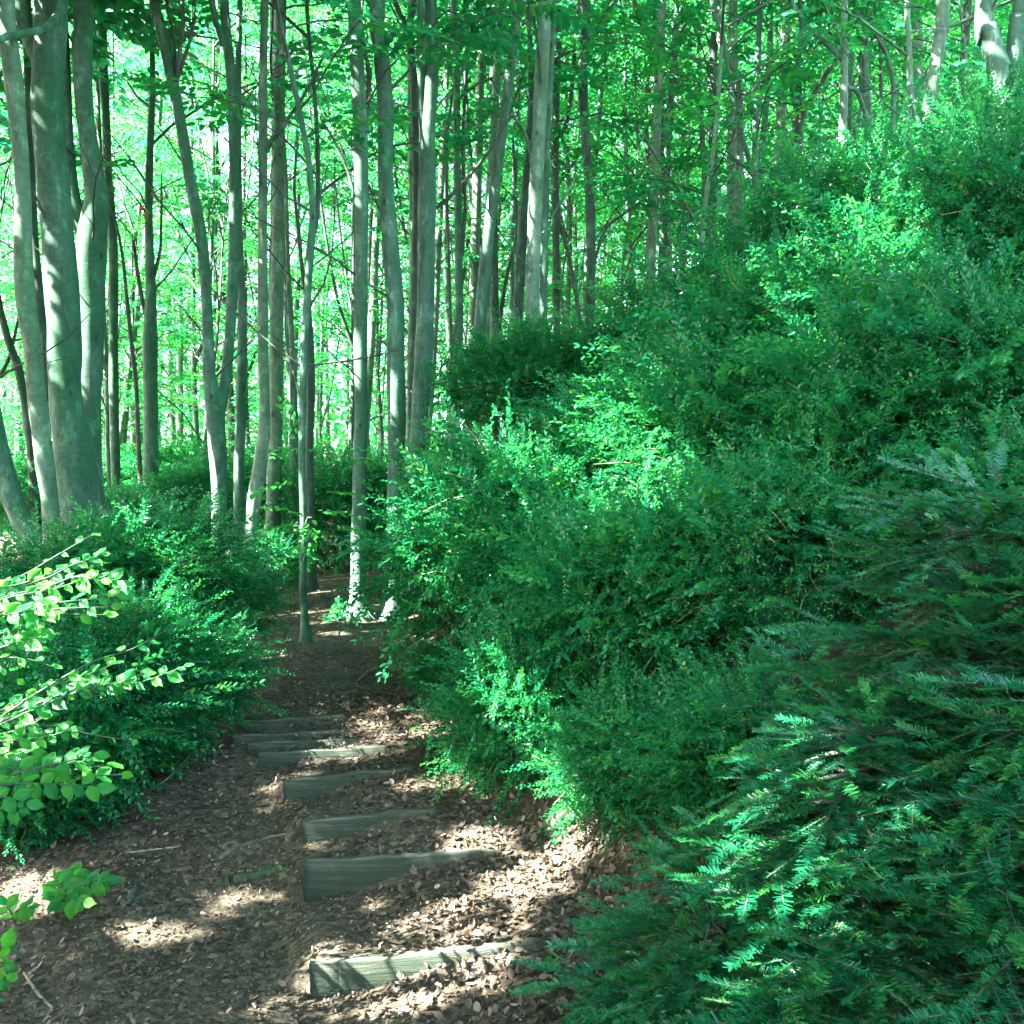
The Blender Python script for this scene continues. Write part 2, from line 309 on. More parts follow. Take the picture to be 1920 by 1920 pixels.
xs = np.arange(-4, 3.001, .035); xs = np.concatenate([(-4 - grow(0, 0, 400, .05))[::-1], xs, 3 + grow(0, 0, 400, .05)])
ys = np.arange(2.2, 12, .035); ys = np.concatenate([(2.2 - grow(0, 0, 200, .05))[::-1], ys, 12 + grow(0, 0, 600, .05)])
ys = np.sort(np.concatenate([ys, bD - .02, bD + .02]))
GX, GY = np.meshgrid(xs, ys); GZ = ground(GX, GY)
nx, ny = len(xs), len(ys); ii = np.arange(ny - 1)[:, None] * nx + np.arange(nx - 1)[None]
Q = np.stack([ii, ii + 1, ii + nx + 1, ii + nx], -1).reshape(-1, 4)
tag(mesh('ground', np.stack([GX, GY, GZ], -1).reshape(-1, 3), Q, M['soil'], smooth=True), kind='structure')
def hit(px, py):
    """where the view ray of a photo pixel meets the ground"""
    D = np.arange(2.2, 40, .01); P = np.stack([(px - CX) / F * D, D, H + (CX - py) / F * D], -1)
    k = np.argmax(P[:, 2] < ground(P[:, 0], P[:, 1])); return P[k]

# ------------------------------------------------------------------ chosen sun spots: canopy leaves and boughs are cut away along their shafts
SPOTS_GROUND = [(1010, 1650, .19), (1045, 1605, .12), (890, 1565, .10), (475, 1682, .10), (360, 1762, .11), (600, 1572, .06), (735, 1415, .08), (655, 1432, .06), (790, 1475, .09), (840, 1460, .10),
    (570, 1340, .07), (660, 1318, .06), (735, 1332, .07), (60, 1660, .14), (115, 1690, .07), (815, 1715, .09), (690, 1700, .06), (520, 1905, .09), (700, 1180, .09), (635, 1192, .08), (760, 1788, .06), (880, 1860, .08),
    (240, 1755, .05), (900, 1485, .07), (820, 1330, .06), (625, 1135, .16), (605, 1110, .14), (705, 1150, .14), (640, 1165, .14), (690, 1100, .12),  (560, 1240, .07), (30, 1790, .06), (1050, 1735, .05), (330, 1640, .04), (600, 1800, .04)]
SPOTS_AIR = [(75, 890, 6.9, .13), (60, 780, 6.9, .08), (35, 420, 6.9, .12), (12, 60, 6.9, .13), (405, 985, 9, .14), (403, 1060, 9, .1), (738, 745, 9.1, .17), (736, 1130, 9.1, .2), (1017, 520, 11, .22), (998, 410, 9.9, .16),
    (715, 240, 9.1, .08), (720, 390, 9.1, .1), (703, 40, 9.1, .07), (193, 690, 12, .15), (105, 520, 7.9, .1), (150, 590, 8.4, .1), (160, 430, 8.4, .1), (790, 260, 9.7, .08), (487, 440, 9.4, .08), (275, 930, 11, .1), (515, 700, 13, .15),
    (970, 830, 5.9, .13), (900, 800, 6.2, .08), (1180, 850, 6.8, .17), (1260, 870, 6.6, .1), (1300, 960, 5.8, .16), (1360, 1010, 5.6, .12), (1390, 1060, 5.2, .15), (1440, 1040, 5.2, .1), (1000, 1320, 4.5, .12), (970, 1280, 4.6, .09), (1060, 1470, 4.0, .13), (1010, 1430, 4.2, .1),
    (780, 960, 5.8, .12), (820, 920, 5.8, .08), (1500, 1410, 2.6, .05), (1250, 1430, 2.6, .06), (1660, 1430, 2.6, .05), (290, 1030, 6, .12), (330, 1060, 6, .1), (270, 1240, 4.8, .06), (120, 1100, 3.0, .12), (40, 1090, 3.0, .1), (40, 1220, 3.0, .08), (270, 1280, 3, .06), (140, 1460, 3, .07), (570, 970, 8, .15),
    (1580, 260, 10.8, .15), (1650, 800, 5.5, .12), (1560, 700, 6, .1), (1740, 600, 5.4, .12), (1860, 630, 5.2, .1), (1570, 1720, 2.3, .05), (1840, 1640, 2.3, .05)]
N_AIR = len(SPOTS_AIR); r_ = np.random.default_rng(77)
for x0, y0, x1, y1, d0, d1, n in [(850, 780, 1010, 860, 5.9, 6.2, 3), (760, 880, 880, 990, 5.7, 6, 4), (1120, 830, 1250, 890, 6.7, 7, 4), (1270, 930, 1350, 1000, 5.6, 6, 4), (1320, 1000, 1490, 1130, 5, 5.6, 7), (950, 1230, 1030, 1430, 4.3, 4.6, 5), (1000, 1430, 1110, 1510, 4, 4.2, 4), (1620, 760, 1720, 850, 5, 5.6, 3),
        (1480, 250, 1900, 700, 5, 6.5, 26), (1000, 880, 1500, 1300, 4.6, 6, 12), (150, 1000, 450, 1200, 5, 6.2, 5), (50, 1200, 300, 1500, 4.4, 4.9, 4), (1250, 1400, 1850, 1850, 2.1, 2.6, 12), (700, 1150, 950, 1300, 5.4, 6, 4), (0, 1050, 340, 1500, 2.9, 3.1, 9), (650, 0, 1250, 700, 9, 13, 14), (1250, 0, 1800, 450, 9, 13, 12), (200, 100, 600, 900, 9, 12, 8)]:
    for k in range(n): SPOTS_AIR.append((r_.uniform(x0, x1), r_.uniform(y0, y1), r_.uniform(d0, d1), r_.uniform(.05, .12)))
NG = len(SPOTS_GROUND); NMAIN = NG + N_AIR
SHAFT = [(hit(a, b), r) for a, b, r in SPOTS_GROUND] + [(unproj(a, b, d), r) for a, b, d, r in SPOTS_AIR]
SP = np.array([p for p, r in SHAFT]); SR = np.array([r for p, r in SHAFT])
def keep_main(P, m=.02):
    k = np.ones(len(P), bool)
    for p, r in SHAFT[:NMAIN]:
        if r < .095: continue
        v = P - p; a = v @ SUN; d = np.linalg.norm(v - a[:, None] * SUN, axis=1); k &= ~((d < r + m) & (a < -.6))
    return k
def keep_shade(P, m=.045):
    k = np.ones(len(P), bool)
    for i, (p, r) in enumerate(zip(SP, SR)):
        v = P - p; a = v @ SUN; d = np.linalg.norm(v - a[:, None] * SUN, axis=1)
        k &= ~((d < r + m + (.012 if i < NG else .03 if i < NMAIN else 0)) & (a < -.6))
    return k

# ------------------------------------------------------------------ trees
def rot_h(d, ang):
    c, s = math.cos(ang), math.sin(ang); return np.array([d[0] * c - d[1] * s, d[0] * s + d[1] * c, d[2]])
def crown_parts(P, z0, z1, nb, reach, tw, lv, tmpl, r, low_bare=0.0, subs=.34, sprays=.26, sc=1.0, flat=.8):
    """boughs, side twigs and leafy sprays up the stem P between heights z0 and z1"""
    O = []; A = []
    az = r.uniform(0, 6.28)
    for i in range(nb):
        f = (i + r.uniform(0, 1)) / nb; z = z0 + (z1 - z0) * f
        b = np.array([np.interp(z, P[:, 2], P[:, c]) for c in range(3)])
        az += 2.4 + r.normal(0, .5)
        Lb = reach * (math.sin(math.pi * (.15 + .8 * f)) * .75 + .25) * r.uniform(.6, 1.15)
        el = math.radians(r.uniform(18, 52) + 18 * f); n = 7; pts = [b]; a = az
        for k in range(n - 1):
            e = el * (1 - flat * k / n) + r.normal(0, .08); a += r.normal(0, .13)
            pts.append(pts[-1] + Lb / (n - 1) * np.array([math.cos(a) * math.cos(e), math.sin(a) * math.cos(e), math.sin(e)]))
        pts = np.array(pts)
        kk = keep_main(catmull(pts, 24))
        if not kk.all():
            c_ = np.argmin(kk)
            if c_ < 8: continue
            pts = catmull(catmull(pts, 24)[:c_], n); Lb *= c_ / 24
        rad = .0075 * Lb ** 1.1 * sc
        tw.add(pts, rad * np.linspace(1, .22, n) + .002, 5)
        bare = f < low_bare
        ns = max(3, int(Lb / subs)); sgn = 1
        for j in range(ns):
            t = .2 + .8 * (j + r.uniform(0, 1)) / ns; u = t * (n - 1); k = min(int(u), n - 2)
            q = pts[k] + (pts[k + 1] - pts[k]) * (u - k); dr = nrm(pts[k + 1] - pts[k]); sgn = -sgn
            d = nrm(rot_h(dr, sgn * r.uniform(.4, 1.1)) * np.array([1, 1, .55]) + np.array([0, 0, r.normal(.02, .14)]))
            Ls = r.uniform(.4, 1.0) * (1.1 - .6 * t) * min(1.3, .45 * Lb + .2)
            e2 = q + d * Ls * .5 + r.normal(0, .03, 3); e3 = q + d * Ls + np.array([0, 0, -.06 * Ls]) + r.normal(0, .05, 3)
            if not keep_shade(np.array([e2, e3]), .03).all(): continue
            tw.add(np.array([q, e2, e3]), np.array([.006, .004, .0018]) * sc, 4)
            if bare and r.random() < .8: continue
            m = max(2, int(Ls / sprays))
            for x in range(m):
                tt = (x + r.uniform(.3, 1)) / m; O.append(q + (e3 - q) * tt); A.append(rot_h(d, r.uniform(-.9, .9)))
        if not bare: O.append(pts[-1]); A.append(nrm(pts[-1] - pts[-2]))
    if O:
        O = np.array(O); A = np.array(A); A[:, 2] = A[:, 2] * .4 + r.normal(-.05, .15, len(A))
        up = np.array([0, 0, 1.]) + r.normal(0, .3, (len(A), 3)); place(lv, tmpl, O, frames(A, up), r.uniform(.75, 1.25, len(O)))

def tree(label, D, pts, arms=(), top=12., bark='bark', crown=None, cz=None, nb=18, reach=2.4, leaf='canopy', twig_n=5, group=None, dlean=0., shade=True, sprays=(), wither=None):
    r = np.random.default_rng(int(abs(pts[0][0] * 7 + pts[0][1])) + 3)
    Pp = [unproj(x, y, D + dlean * (1 - y / 1000.)) for x, y, w_ in pts]; W = [w_ / F * D / 2 for x, y, w_ in pts]
    b = Pp[0].copy(); gz = float(ground(b[0], b[1]))
    b[2] = gz - .12; base = np.array([b[0], b[1], gz])
    if Pp[0][2] - gz > .25:
        d = nrm(Pp[0] - Pp[1]); f = Pp[0] + np.array([d[0] * .3, 0, 0]) * min(1, Pp[0][2] - gz); b = np.array([f[0], f[1], gz - .12])
    Pp = [b] + (Pp if Pp[0][2] > gz else Pp[1:]); W = [W[0] * 1.35] + (W if len(Pp) == len(W) + 1 else W[1:])
    d = nrm(Pp[-1] - Pp[-2]); q = Pp[-1].copy(); w0 = W[-1]; n = 4; hh = gz + top - q[2]
    for k in range(n):
        d = nrm(d * .6 + np.array([r.normal(0, .06), r.normal(0, .06), .5])); q = q + d * hh / n; Pp.append(q); W.append(w0 * (1 - .85 * (k + 1) / n) + .004)
    n = 14 + 5 * len(Pp); P = catmull(Pp, n)
    W = np.maximum(np.interp(np.linspace(0, 1, n), np.linspace(0, 1, len(W)), W), .004)
    W = W * (1 + .75 * np.exp(-np.maximum(P[:, 2] - gz, 0) / .13))
    t = thing('beech_tree', label, 'tree', base, group)
    tr = Tubes(); tr.add(P, W, 14 if D < 10 else 9, .035, r.uniform(0, 6))
    tw = Tubes(); lv = Leaves()
    for arm in arms:
        sl_ = r.normal(0, .07) if len(arm[0]) < 4 else arm[0][3]; arm = [a_[:3] for a_ in arm]; A = [unproj(x, y, D + sl_ * k_) for k_, (x, y, w_) in enumerate(arm)]; Wa = [w_ / F * D / 2 for x, y, w_ in arm]
        if arm[-1][1] <= 5:
            da = nrm(A[-1] - A[-2]); A.append(A[-1] + da * 1.2 + np.array([0, 0, .5])); Wa.append(Wa[-1] * .7); A.append(A[-1] + da * 1.2 + np.array([0, 0, 1.])); Wa.append(Wa[-1] * .3)
        m = 10 + 4 * len(A); big = arm[0][2] >= 12
        wa = np.interp(np.linspace(0, 1, m), np.linspace(0, 1, len(Wa)), Wa)
        pa = catmull(A, m); (tr if big else tw).add(pa, np.maximum(wa, .003), 9, .03, r.uniform(0, 6))
        for k in range(3 if not big else 0):
            u = r.integers(m // 3, m - 2); dd = nrm(rot_h(pa[u + 1] - pa[u], r.choice([-1, 1]) * r.uniform(.4, .9)) + np.array([0, 0, r.normal(0, .05)]))
            Ls = r.uniform(.4, .9); tw.add(np.array([pa[u], pa[u] + dd * Ls * .5 + r.normal(0, .03, 3), pa[u] + dd * Ls]), [.006, .004, .002], 4)
    # thin bare twigs low on the stem
    for k in range(twig_n):
        z = r.uniform(gz + 1.8, P[-1, 2] * .6); bb = np.array([np.interp(z, P[:, 2], P[:, c]) for c in range(3)])
        a = r.uniform(0, 6.28); e = math.radians(r.uniform(15, 60)); L = r.uniform(.5, 1.8); pp = [bb]
        for s in range(5):
            e += r.normal(.03, .12); a += r.normal(0, .2); pp.append(pp[-1] + L / 5 * np.array([math.cos(a) * math.cos(e), math.sin(a) * math.cos(e), math.sin(e)]))
        tw.add(np.array(pp), np.linspace(.010, .003, 6) * (L / 1.2) ** .5, 5)
        for s in range(3):
            u = r.integers(1, 5); dd = nrm(rot_h(pp[u + 1] - pp[u] if u < 5 else pp[5] - pp[4], r.choice([-1, 1]) * r.uniform(.4, .9)))
            tw.add(np.array([pp[u], pp[u] + dd * .2, pp[u] + dd * L * .4]), [.005, .0035, .002], 4)
    c0 = cz if cz is not None else max(4.9, H + D * (.46 if pts[0][0] < 600 else .38))
    crown_parts(P, c0, P[-1, 2] - .3, int(nb * (1.4 if D < 9.5 else 1.0)), reach, tw, lv, TW_C if shade else TW_B, r, sprays=.2)
    for (x, y, dd, nn, rr) in sprays:
        c = unproj(x, y, D + dd); O = c + r.normal(0, rr, (nn, 3)) * np.array([1, 1, .7]); A = r.normal(0, 1, (nn, 3)) * np.array([1, 1, .25])
        place(lv, TW_B, O, frames(A, np.array([0, 0, 1.]) + r.normal(0, .25, (nn, 3))), r.uniform(.6, 1., nn), r.uniform(.6, 1, nn))
        s0 = np.array([np.interp(c[2] - .1, P[:, 2], P[:, k]) for k in range(3)]); tw.add(np.array([s0, (s0 + c) / 2 + np.array([0, 0, .05]), c]), [.006, .004, .002], 4)
    tr.obj('trunk', M[bark], t); tw.obj('branches', M['twig' if bark != 'bark_pale' else 'bark'], t)
    lv.obj('crown', M[leaf], t, keep=keep_shade)
    if wither:
        lw = Leaves(); c = unproj(*wither, D); nn = 5
        place(lw, TW_B, c + r.normal(0, .08, (nn, 3)) * np.array([1.6, 1, .4]), frames(r.normal(0, 1, (nn, 3)) * np.array([1, 1, .3]), np.tile([0, 0, 1.], (nn, 1))), np.full(nn, .7)); lw.obj('withered_spray', M['wither'], t)
    return t

TW_O = beech_twig(15, .55, .18, .125)        # outsized leaves for the added shading trees out of the picture
TW_C = beech_twig(14, .5, .115, .075)       # canopy above the frame
TW_B = beech_twig(12, .42, .085, .055)      # foliage seen in the wood
# ---- the trees that can be told apart, left to right
tree('sinuous pale beech stem at the left edge, in front of the massive trunk', 6.9, [(97, 1040, 31), (94, 950, 32), (86, 880, 33), (72, 773, 33), (59, 640, 33), (48, 567, 36), (43, 450, 32), (42, 333, 28), (32, 220, 31), (22, 120, 34), (10, 0, 33)], bark='bark_pale', top=11, nb=12, twig_n=2)
tree('massive smooth beech trunk, the thickest in the wood, flaring at its foot', 7.9, [(156, 1010, 92), (150, 960, 80), (137, 840, 72), (123, 740, 61), (121, 640, 60), (113, 500, 60), (98, 333, 60), (90, 200, 57), (95, 30, 58), (97, 0, 60)],
     arms=[[(122, -30, 20, -.3), (114, 18, 17), (90, 50, 14), (60, 60, 12), (20, 66, 11), (-20, 78, 10), (-90, 70, 8)], [(75, 120, 26), (48, 60, 24), (38, 0, 22)]], top=15, nb=22, reach=3.8, twig_n=3)
tree('forked grey beech touching the right side of the massive trunk', 8.5, [(184, 1000, 36), (178, 930, 35), (172, 840, 36), (170, 740, 38), (172, 640, 42), (170, 560, 52), (172, 450, 56), (180, 380, 42), (170, 290, 36), (158, 200, 32), (154, 100, 36), (156, 0, 36)],
     arms=[[(158, 450, 28), (142, 390, 24), (132, 320, 22), (126, 220, 20), (121, 100, 19), (118, 0, 17)]], top=13, nb=16, reach=2.8)
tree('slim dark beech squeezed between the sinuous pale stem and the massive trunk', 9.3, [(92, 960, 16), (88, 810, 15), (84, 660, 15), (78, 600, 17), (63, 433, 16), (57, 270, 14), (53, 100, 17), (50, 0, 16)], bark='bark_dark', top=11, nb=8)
tree('stout beech leaning out over the lower left edge, cut by the frame', 7.4, [(72, 1040, 42), (45, 985, 40), (22, 930, 40), (4, 870, 38), (-14, 790, 37), (-28, 700, 36), (-40, 560, 34), (-48, 400, 32)], top=12, nb=14, reach=3.2)
tree('straight grey beech just right of the forked beech, with a sunlit flank', 12, [(222, 940, 18), (218, 907, 17), (214, 773, 18), (213, 640, 18), (212, 467, 17), (203, 333, 16), (199, 233, 16), (194, 133, 17), (188, 0, 18)], top=13, nb=12)
tree('narrow beech with a white sunlit patch, close beside the straight grey beech', 12.6, [(208, 940, 13), (204, 840, 12), (202, 740, 12), (196, 640, 11), (193, 560, 10), (192, 400, 10), (186, 250, 9), (180, 100, 8)], bark='bark_pale', top=10, nb=8)
tree('double stemmed beech with a thin second stem, left of the wishbone beech', 11, [(285, 970, 24), (285, 930, 25), (282, 873, 28), (283, 773, 27), (281, 640, 28), (283, 567, 20), (280, 467, 17), (279, 367, 15), (282, 260, 13), (286, 150, 11), (284, 0, 9)],
     arms=[[(268, 950, 9), (262, 880, 9), (258, 800, 9), (255, 720, 8), (246, 640, 8), (238, 560, 7), (228, 470, 6), (214, 400, 4)], [(283, 620, 9), (268, 570, 8), (258, 510, 7), (250, 450, 6)], [(284, 540, 7), (300, 470, 6), (302, 420, 5), (303, 360, 4)]], top=11, nb=10, cz=4.5, wither=(283, 378))
tree('wishbone beech splitting low into two tall stems, lit white at its foot', 9, [(405, 1085, 22), (408, 1040, 24), (411, 940, 27), (408, 840, 34), (403, 780, 36), (393, 707, 23), (390, 640, 21), (386, 533, 21), (375, 433, 21), (356, 333, 22), (339, 233, 21), (323, 150, 21), (297, 33, 20), (289, 0, 19)],
     arms=[[(406, 800, 24), (418, 740, 21), (430, 640, 20), (437, 500, 21), (439, 333, 19), (436, 233, 18), (432, 133, 20), (425, 67, 20), (420, 0, 19)], [(419, 85, 13), (408, 50, 12.5), (397, 0, 12)], [(334, 200, 9), (331, 150, 9), (338, 90, 8), (343, 60, 7), (342, 0, 6)], [(333, 150, 7), (347, 105, 7), (360, 60, 6), (366, 0, 5)], [(329, 135, 6), (326, 70, 6), (318, 30, 5), (310, 0, 4)]], top=13, nb=14)
tree('slim straight grey beech standing hard by the right stem of the wishbone beech', 10, [(441, 1070, 21), (447, 973, 20), (448, 873, 20), (452, 773, 20), (454, 640, 18), (453, 560, 17), (448, 450, 15), (446, 300, 13), (447, 120, 12), (450, 0, 11)], top=12, nb=10)
tree('brownish beech bowed towards its foot, with a long bare limb rising to the right', 9.5, [(468, 1060, 26), (471, 1023, 25), (477, 940, 26), (487, 873, 25), (495, 807, 23), (495, 740, 20), (493, 640, 20), (492, 467, 18), (493, 333, 17), (493, 233, 17), (494, 100, 15), (497, 17, 14), (497, 0, 14)],
     arms=[[(500, 285, 9), (510, 262, 9), (527, 245, 8), (545, 215, 7), (567, 183, 6), (590, 140, 5), (610, 98, 4)]], bark='bark_pale', top=12, nb=10)
tree('cool grey beech with a sunlit band, behind the bowed brownish beech', 13, [(523, 1000, 14), (517, 873, 14), (517, 773, 14), (513, 640, 14), (510, 540, 13), (512, 420, 12), (514, 250, 11), (516, 100, 10), (517, 0, 9)], top=12, nb=10, cz=4.2)
tree('thin mossy pole of a beech crossed by the long bare limb', 12, [(548, 700, 9), (545, 620, 8), (541, 533, 8), (538, 433, 8), (536, 333, 8), (530, 240, 8), (526, 170, 7), (522, 60, 7), (521, 0, 7)], bark='bark_pale', top=10, nb=6)
tree('slender pole beech at the path edge with yellow green leafy sprays', 8, [(575, 1207, 14), (571, 1150, 13), (568, 1107, 13), (569, 973, 13), (566, 873, 12.5), (567, 780, 13), (571, 640, 14), (576, 560, 14), (582, 467, 14), (587, 400, 13), (582, 340, 12), (577, 290, 11)], top=6.2, nb=8, reach=1.2, cz=4.4, leaf='near_beech' and 'beech', shade=False,
     sprays=[(585, 970, -.1, 7, .13), (550, 985, 0, 4, .1), (590, 1000, .1, 4, .12), (560, 870, 0, 3, .12), (600, 850, .2, 4, .15)])
tree('darker twin fork beech right behind the slender pole beech', 10.5, [(582, 1000, 16), (580, 860, 16), (583, 740, 16), (581, 640, 15), (576, 560, 14), (580, 470, 13), (594, 400, 10), (596, 300, 9), (590, 180, 8)], bark='bark_dark', top=9, nb=9,
     arms=[[(578, 580, 9), (566, 500, 8), (560, 430, 7), (552, 360, 6), (556, 280, 5)]], cz=4.5)
tree('dark straight beech rooted in the middle of the path', 9, [(671, 1157, 36), (672, 1135, 31), (672, 1073, 28), (673, 973, 27), (675, 873, 26), (677, 773, 25), (676, 640, 24), (677, 533, 25), (678, 433, 25), (677, 300, 26), (674, 200, 28), (668, 100, 27), (663, 0, 27)],
     arms=[[(684, 240, 10), (692, 150, 9), (684, 90, 8), (676, 30, 7), (680, 0, 6)], [(672, 400, 6), (655, 330, 6), (630, 270, 5), (600, 220, 4)]], top=14, nb=14, reach=3)
tree('grey beech with sun flecks, its white lit foot beside the path', 9.1, [(735, 1205, 34), (736, 1120, 31), (741, 980, 33), (744, 807, 34), (743, 740, 34), (742, 640, 34), (741, 567, 34), (733, 467, 30), (725, 367, 30), (722, 300, 29), (723, 200, 30), (715, 100, 30), (709, 0, 28)],
     arms=[[(748, 520, 7), (735, 440, 7), (715, 400, 6), (692, 350, 6), (670, 320, 5), (640, 320, 4)]], top=14, nb=14, reach=3)
tree('twin stemmed grey beech directly right of the sun flecked beech', 9.7, [(782, 880, 30), (785, 807, 31), (792, 707, 35), (796, 633, 35), (799, 500, 33), (801, 367, 33), (801, 267, 31), (808, 167, 27), (808, 80, 26), (807, 0, 25)],
     arms=[[(796, 280, 14), (789, 180, 13), (788, 80, 12), (788, 0, 11)], [(818, 390, 7), (850, 362, 7), (880, 330, 6), (905, 300, 6), (930, 265, 5), (958, 212, 4)]], top=14, nb=14, reach=3)
tree('Y forked brown beech half hidden behind the twin stemmed beech', 12, [(772, 760, 17), (776, 640, 17), (779, 500, 17), (781, 380, 17), (779, 267, 16), (776, 167, 15), (767, 67, 16), (757, 37, 11), (740, 0, 10)], arms=[[(766, 70, 12), (771, 35, 11), (777, 0, 10)]], bark='bark_dark', top=13, nb=9, cz=5.5)
tree('very pale thin beech catching the sun between the sun flecked and twin stemmed beeches', 12.5, [(766, 850, 11), (768, 760, 11), (770, 640, 12), (774, 500, 13), (773, 400, 13), (772, 330, 13), (769, 200, 11)], bark='bark_pale', top=9, nb=6)
tree('mottled slim beech right of the twin stemmed beech, two arms near its top', 13, [(848, 830, 15), (852, 707, 15), (860, 633, 16), (860, 467, 15), (857, 333, 14), (856, 233, 14), (855, 133, 14), (852, 40, 12), (850, 0, 11)], arms=[[(866, 480, 8), (872, 380, 7), (868, 280, 7), (872, 180, 6), (880, 100, 5)], [(846, 640, 6), (842, 500, 6), (838, 380, 6), (838, 270, 5), (850, 160, 4)]], top=12, nb=9, cz=4.6)
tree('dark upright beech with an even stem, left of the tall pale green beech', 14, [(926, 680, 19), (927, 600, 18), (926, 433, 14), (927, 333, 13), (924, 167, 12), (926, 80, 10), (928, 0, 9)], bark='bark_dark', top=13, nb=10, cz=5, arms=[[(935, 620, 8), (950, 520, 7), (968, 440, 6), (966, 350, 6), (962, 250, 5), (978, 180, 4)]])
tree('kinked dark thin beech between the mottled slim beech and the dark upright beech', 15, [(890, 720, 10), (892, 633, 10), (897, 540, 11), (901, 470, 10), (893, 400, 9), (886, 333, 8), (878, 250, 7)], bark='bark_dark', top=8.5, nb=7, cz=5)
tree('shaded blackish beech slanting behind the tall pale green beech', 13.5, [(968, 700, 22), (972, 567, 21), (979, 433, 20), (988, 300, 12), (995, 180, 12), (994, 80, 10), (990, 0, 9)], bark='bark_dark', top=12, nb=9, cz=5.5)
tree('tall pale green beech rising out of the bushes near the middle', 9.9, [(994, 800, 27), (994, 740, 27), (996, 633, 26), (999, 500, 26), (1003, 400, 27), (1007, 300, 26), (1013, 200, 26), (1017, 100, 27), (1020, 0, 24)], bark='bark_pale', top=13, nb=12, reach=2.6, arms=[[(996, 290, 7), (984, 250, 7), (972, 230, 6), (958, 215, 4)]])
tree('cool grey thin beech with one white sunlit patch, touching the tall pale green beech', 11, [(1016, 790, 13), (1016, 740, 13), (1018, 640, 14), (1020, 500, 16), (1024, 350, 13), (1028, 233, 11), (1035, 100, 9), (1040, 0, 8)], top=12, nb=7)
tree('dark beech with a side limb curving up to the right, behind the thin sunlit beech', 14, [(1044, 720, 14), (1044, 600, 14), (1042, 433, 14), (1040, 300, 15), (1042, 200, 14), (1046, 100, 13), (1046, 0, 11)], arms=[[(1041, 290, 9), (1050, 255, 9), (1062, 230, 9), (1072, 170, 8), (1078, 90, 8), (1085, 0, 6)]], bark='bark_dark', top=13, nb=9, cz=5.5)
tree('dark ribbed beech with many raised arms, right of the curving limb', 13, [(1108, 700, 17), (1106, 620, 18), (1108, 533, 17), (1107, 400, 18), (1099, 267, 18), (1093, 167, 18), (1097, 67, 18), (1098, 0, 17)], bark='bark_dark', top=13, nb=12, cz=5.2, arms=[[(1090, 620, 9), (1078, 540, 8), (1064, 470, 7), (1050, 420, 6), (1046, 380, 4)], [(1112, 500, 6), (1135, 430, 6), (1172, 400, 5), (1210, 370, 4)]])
tree('slender beech pair with the left stem kinking away towards its top', 14, [(1233, 740, 20), (1236, 633, 18), (1242, 500, 17), (1248, 333, 16), (1257, 200, 14), (1264, 100, 12), (1268, 0, 10)], arms=[[(1245, 330, 10), (1240, 250, 9), (1237, 173, 9), (1222, 110, 9), (1206, 60, 8), (1190, 0, 7)]], top=13, nb=12, cz=4.6)
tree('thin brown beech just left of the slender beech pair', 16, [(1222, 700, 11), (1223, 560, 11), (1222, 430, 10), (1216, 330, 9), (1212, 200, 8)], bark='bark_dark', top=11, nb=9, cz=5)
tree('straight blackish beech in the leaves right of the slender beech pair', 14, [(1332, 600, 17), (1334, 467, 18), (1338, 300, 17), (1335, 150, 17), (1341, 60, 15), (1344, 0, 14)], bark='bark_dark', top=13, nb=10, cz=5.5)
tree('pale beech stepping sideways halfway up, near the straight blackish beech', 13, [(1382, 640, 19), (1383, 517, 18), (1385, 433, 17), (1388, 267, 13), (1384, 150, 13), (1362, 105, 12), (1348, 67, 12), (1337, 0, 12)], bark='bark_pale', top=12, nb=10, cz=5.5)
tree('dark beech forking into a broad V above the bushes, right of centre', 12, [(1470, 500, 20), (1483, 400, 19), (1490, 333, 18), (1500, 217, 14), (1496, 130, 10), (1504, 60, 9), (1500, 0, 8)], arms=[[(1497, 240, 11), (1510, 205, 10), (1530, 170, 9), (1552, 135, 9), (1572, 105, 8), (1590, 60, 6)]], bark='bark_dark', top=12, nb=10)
tree('straight speckled beech with a pale limb shooting up to the left', 10.8, [(1573, 440, 17), (1575, 350, 16), (1580, 260, 15), (1582, 200, 16), (1583, 100, 14), (1584, 0, 12)], arms=[[(1580, 115, 10), (1563, 95, 10), (1535, 70, 10), (1513, 47, 10), (1495, 20, 9), (1483, 0, 9)], [(1588, 165, 10), (1605, 170, 9), (1618, 200, 9), (1632, 250, 9), (1640, 310, 8)]], bark='bark_pale', top=12, nb=9)
tree('grey beech with leaning neighbour limb behind the straight speckled beech', 13, [(1630, 420, 15), (1628, 267, 15), (1624, 167, 14), (1622, 80, 13), (1620, 0, 12)], arms=[[(1640, 300, 7), (1650, 220, 7), (1652, 140, 6), (1648, 60, 5)]], top=12, nb=10, cz=5.8)
tree('thin wavy beech left of the mossy olive stem', 12.5, [(1676, 400, 9), (1675, 267, 9), (1675, 167, 9), (1665, 110, 8), (1648, 70, 8), (1632, 0, 7)], top=11, nb=8)
tree('mossy olive coloured beech stem left of the knotty pale beech', 10, [(1696, 380, 10), (1699, 283, 10), (1705, 200, 11), (1706, 133, 11), (1703, 60, 10), (1702, 0, 10)], bark='bark_pale', top=11, nb=8)
tree('knotty pale beech with black branch scars, leaning right above the bushes', 8, [(1722, 330, 18), (1732, 280, 22), (1743, 240, 28), (1745, 200, 28), (1750, 150, 26), (1758, 100, 25), (1764, 60, 24), (1768, 0, 24)], arms=[[(1742, 255, 10), (1758, 240, 9), (1775, 218, 9), (1791, 190, 7)], [(1740, 260, 9), (1726, 235, 9), (1714, 205, 8), (1706, 160, 8)]], bark='bark_pale', top=11, nb=10)
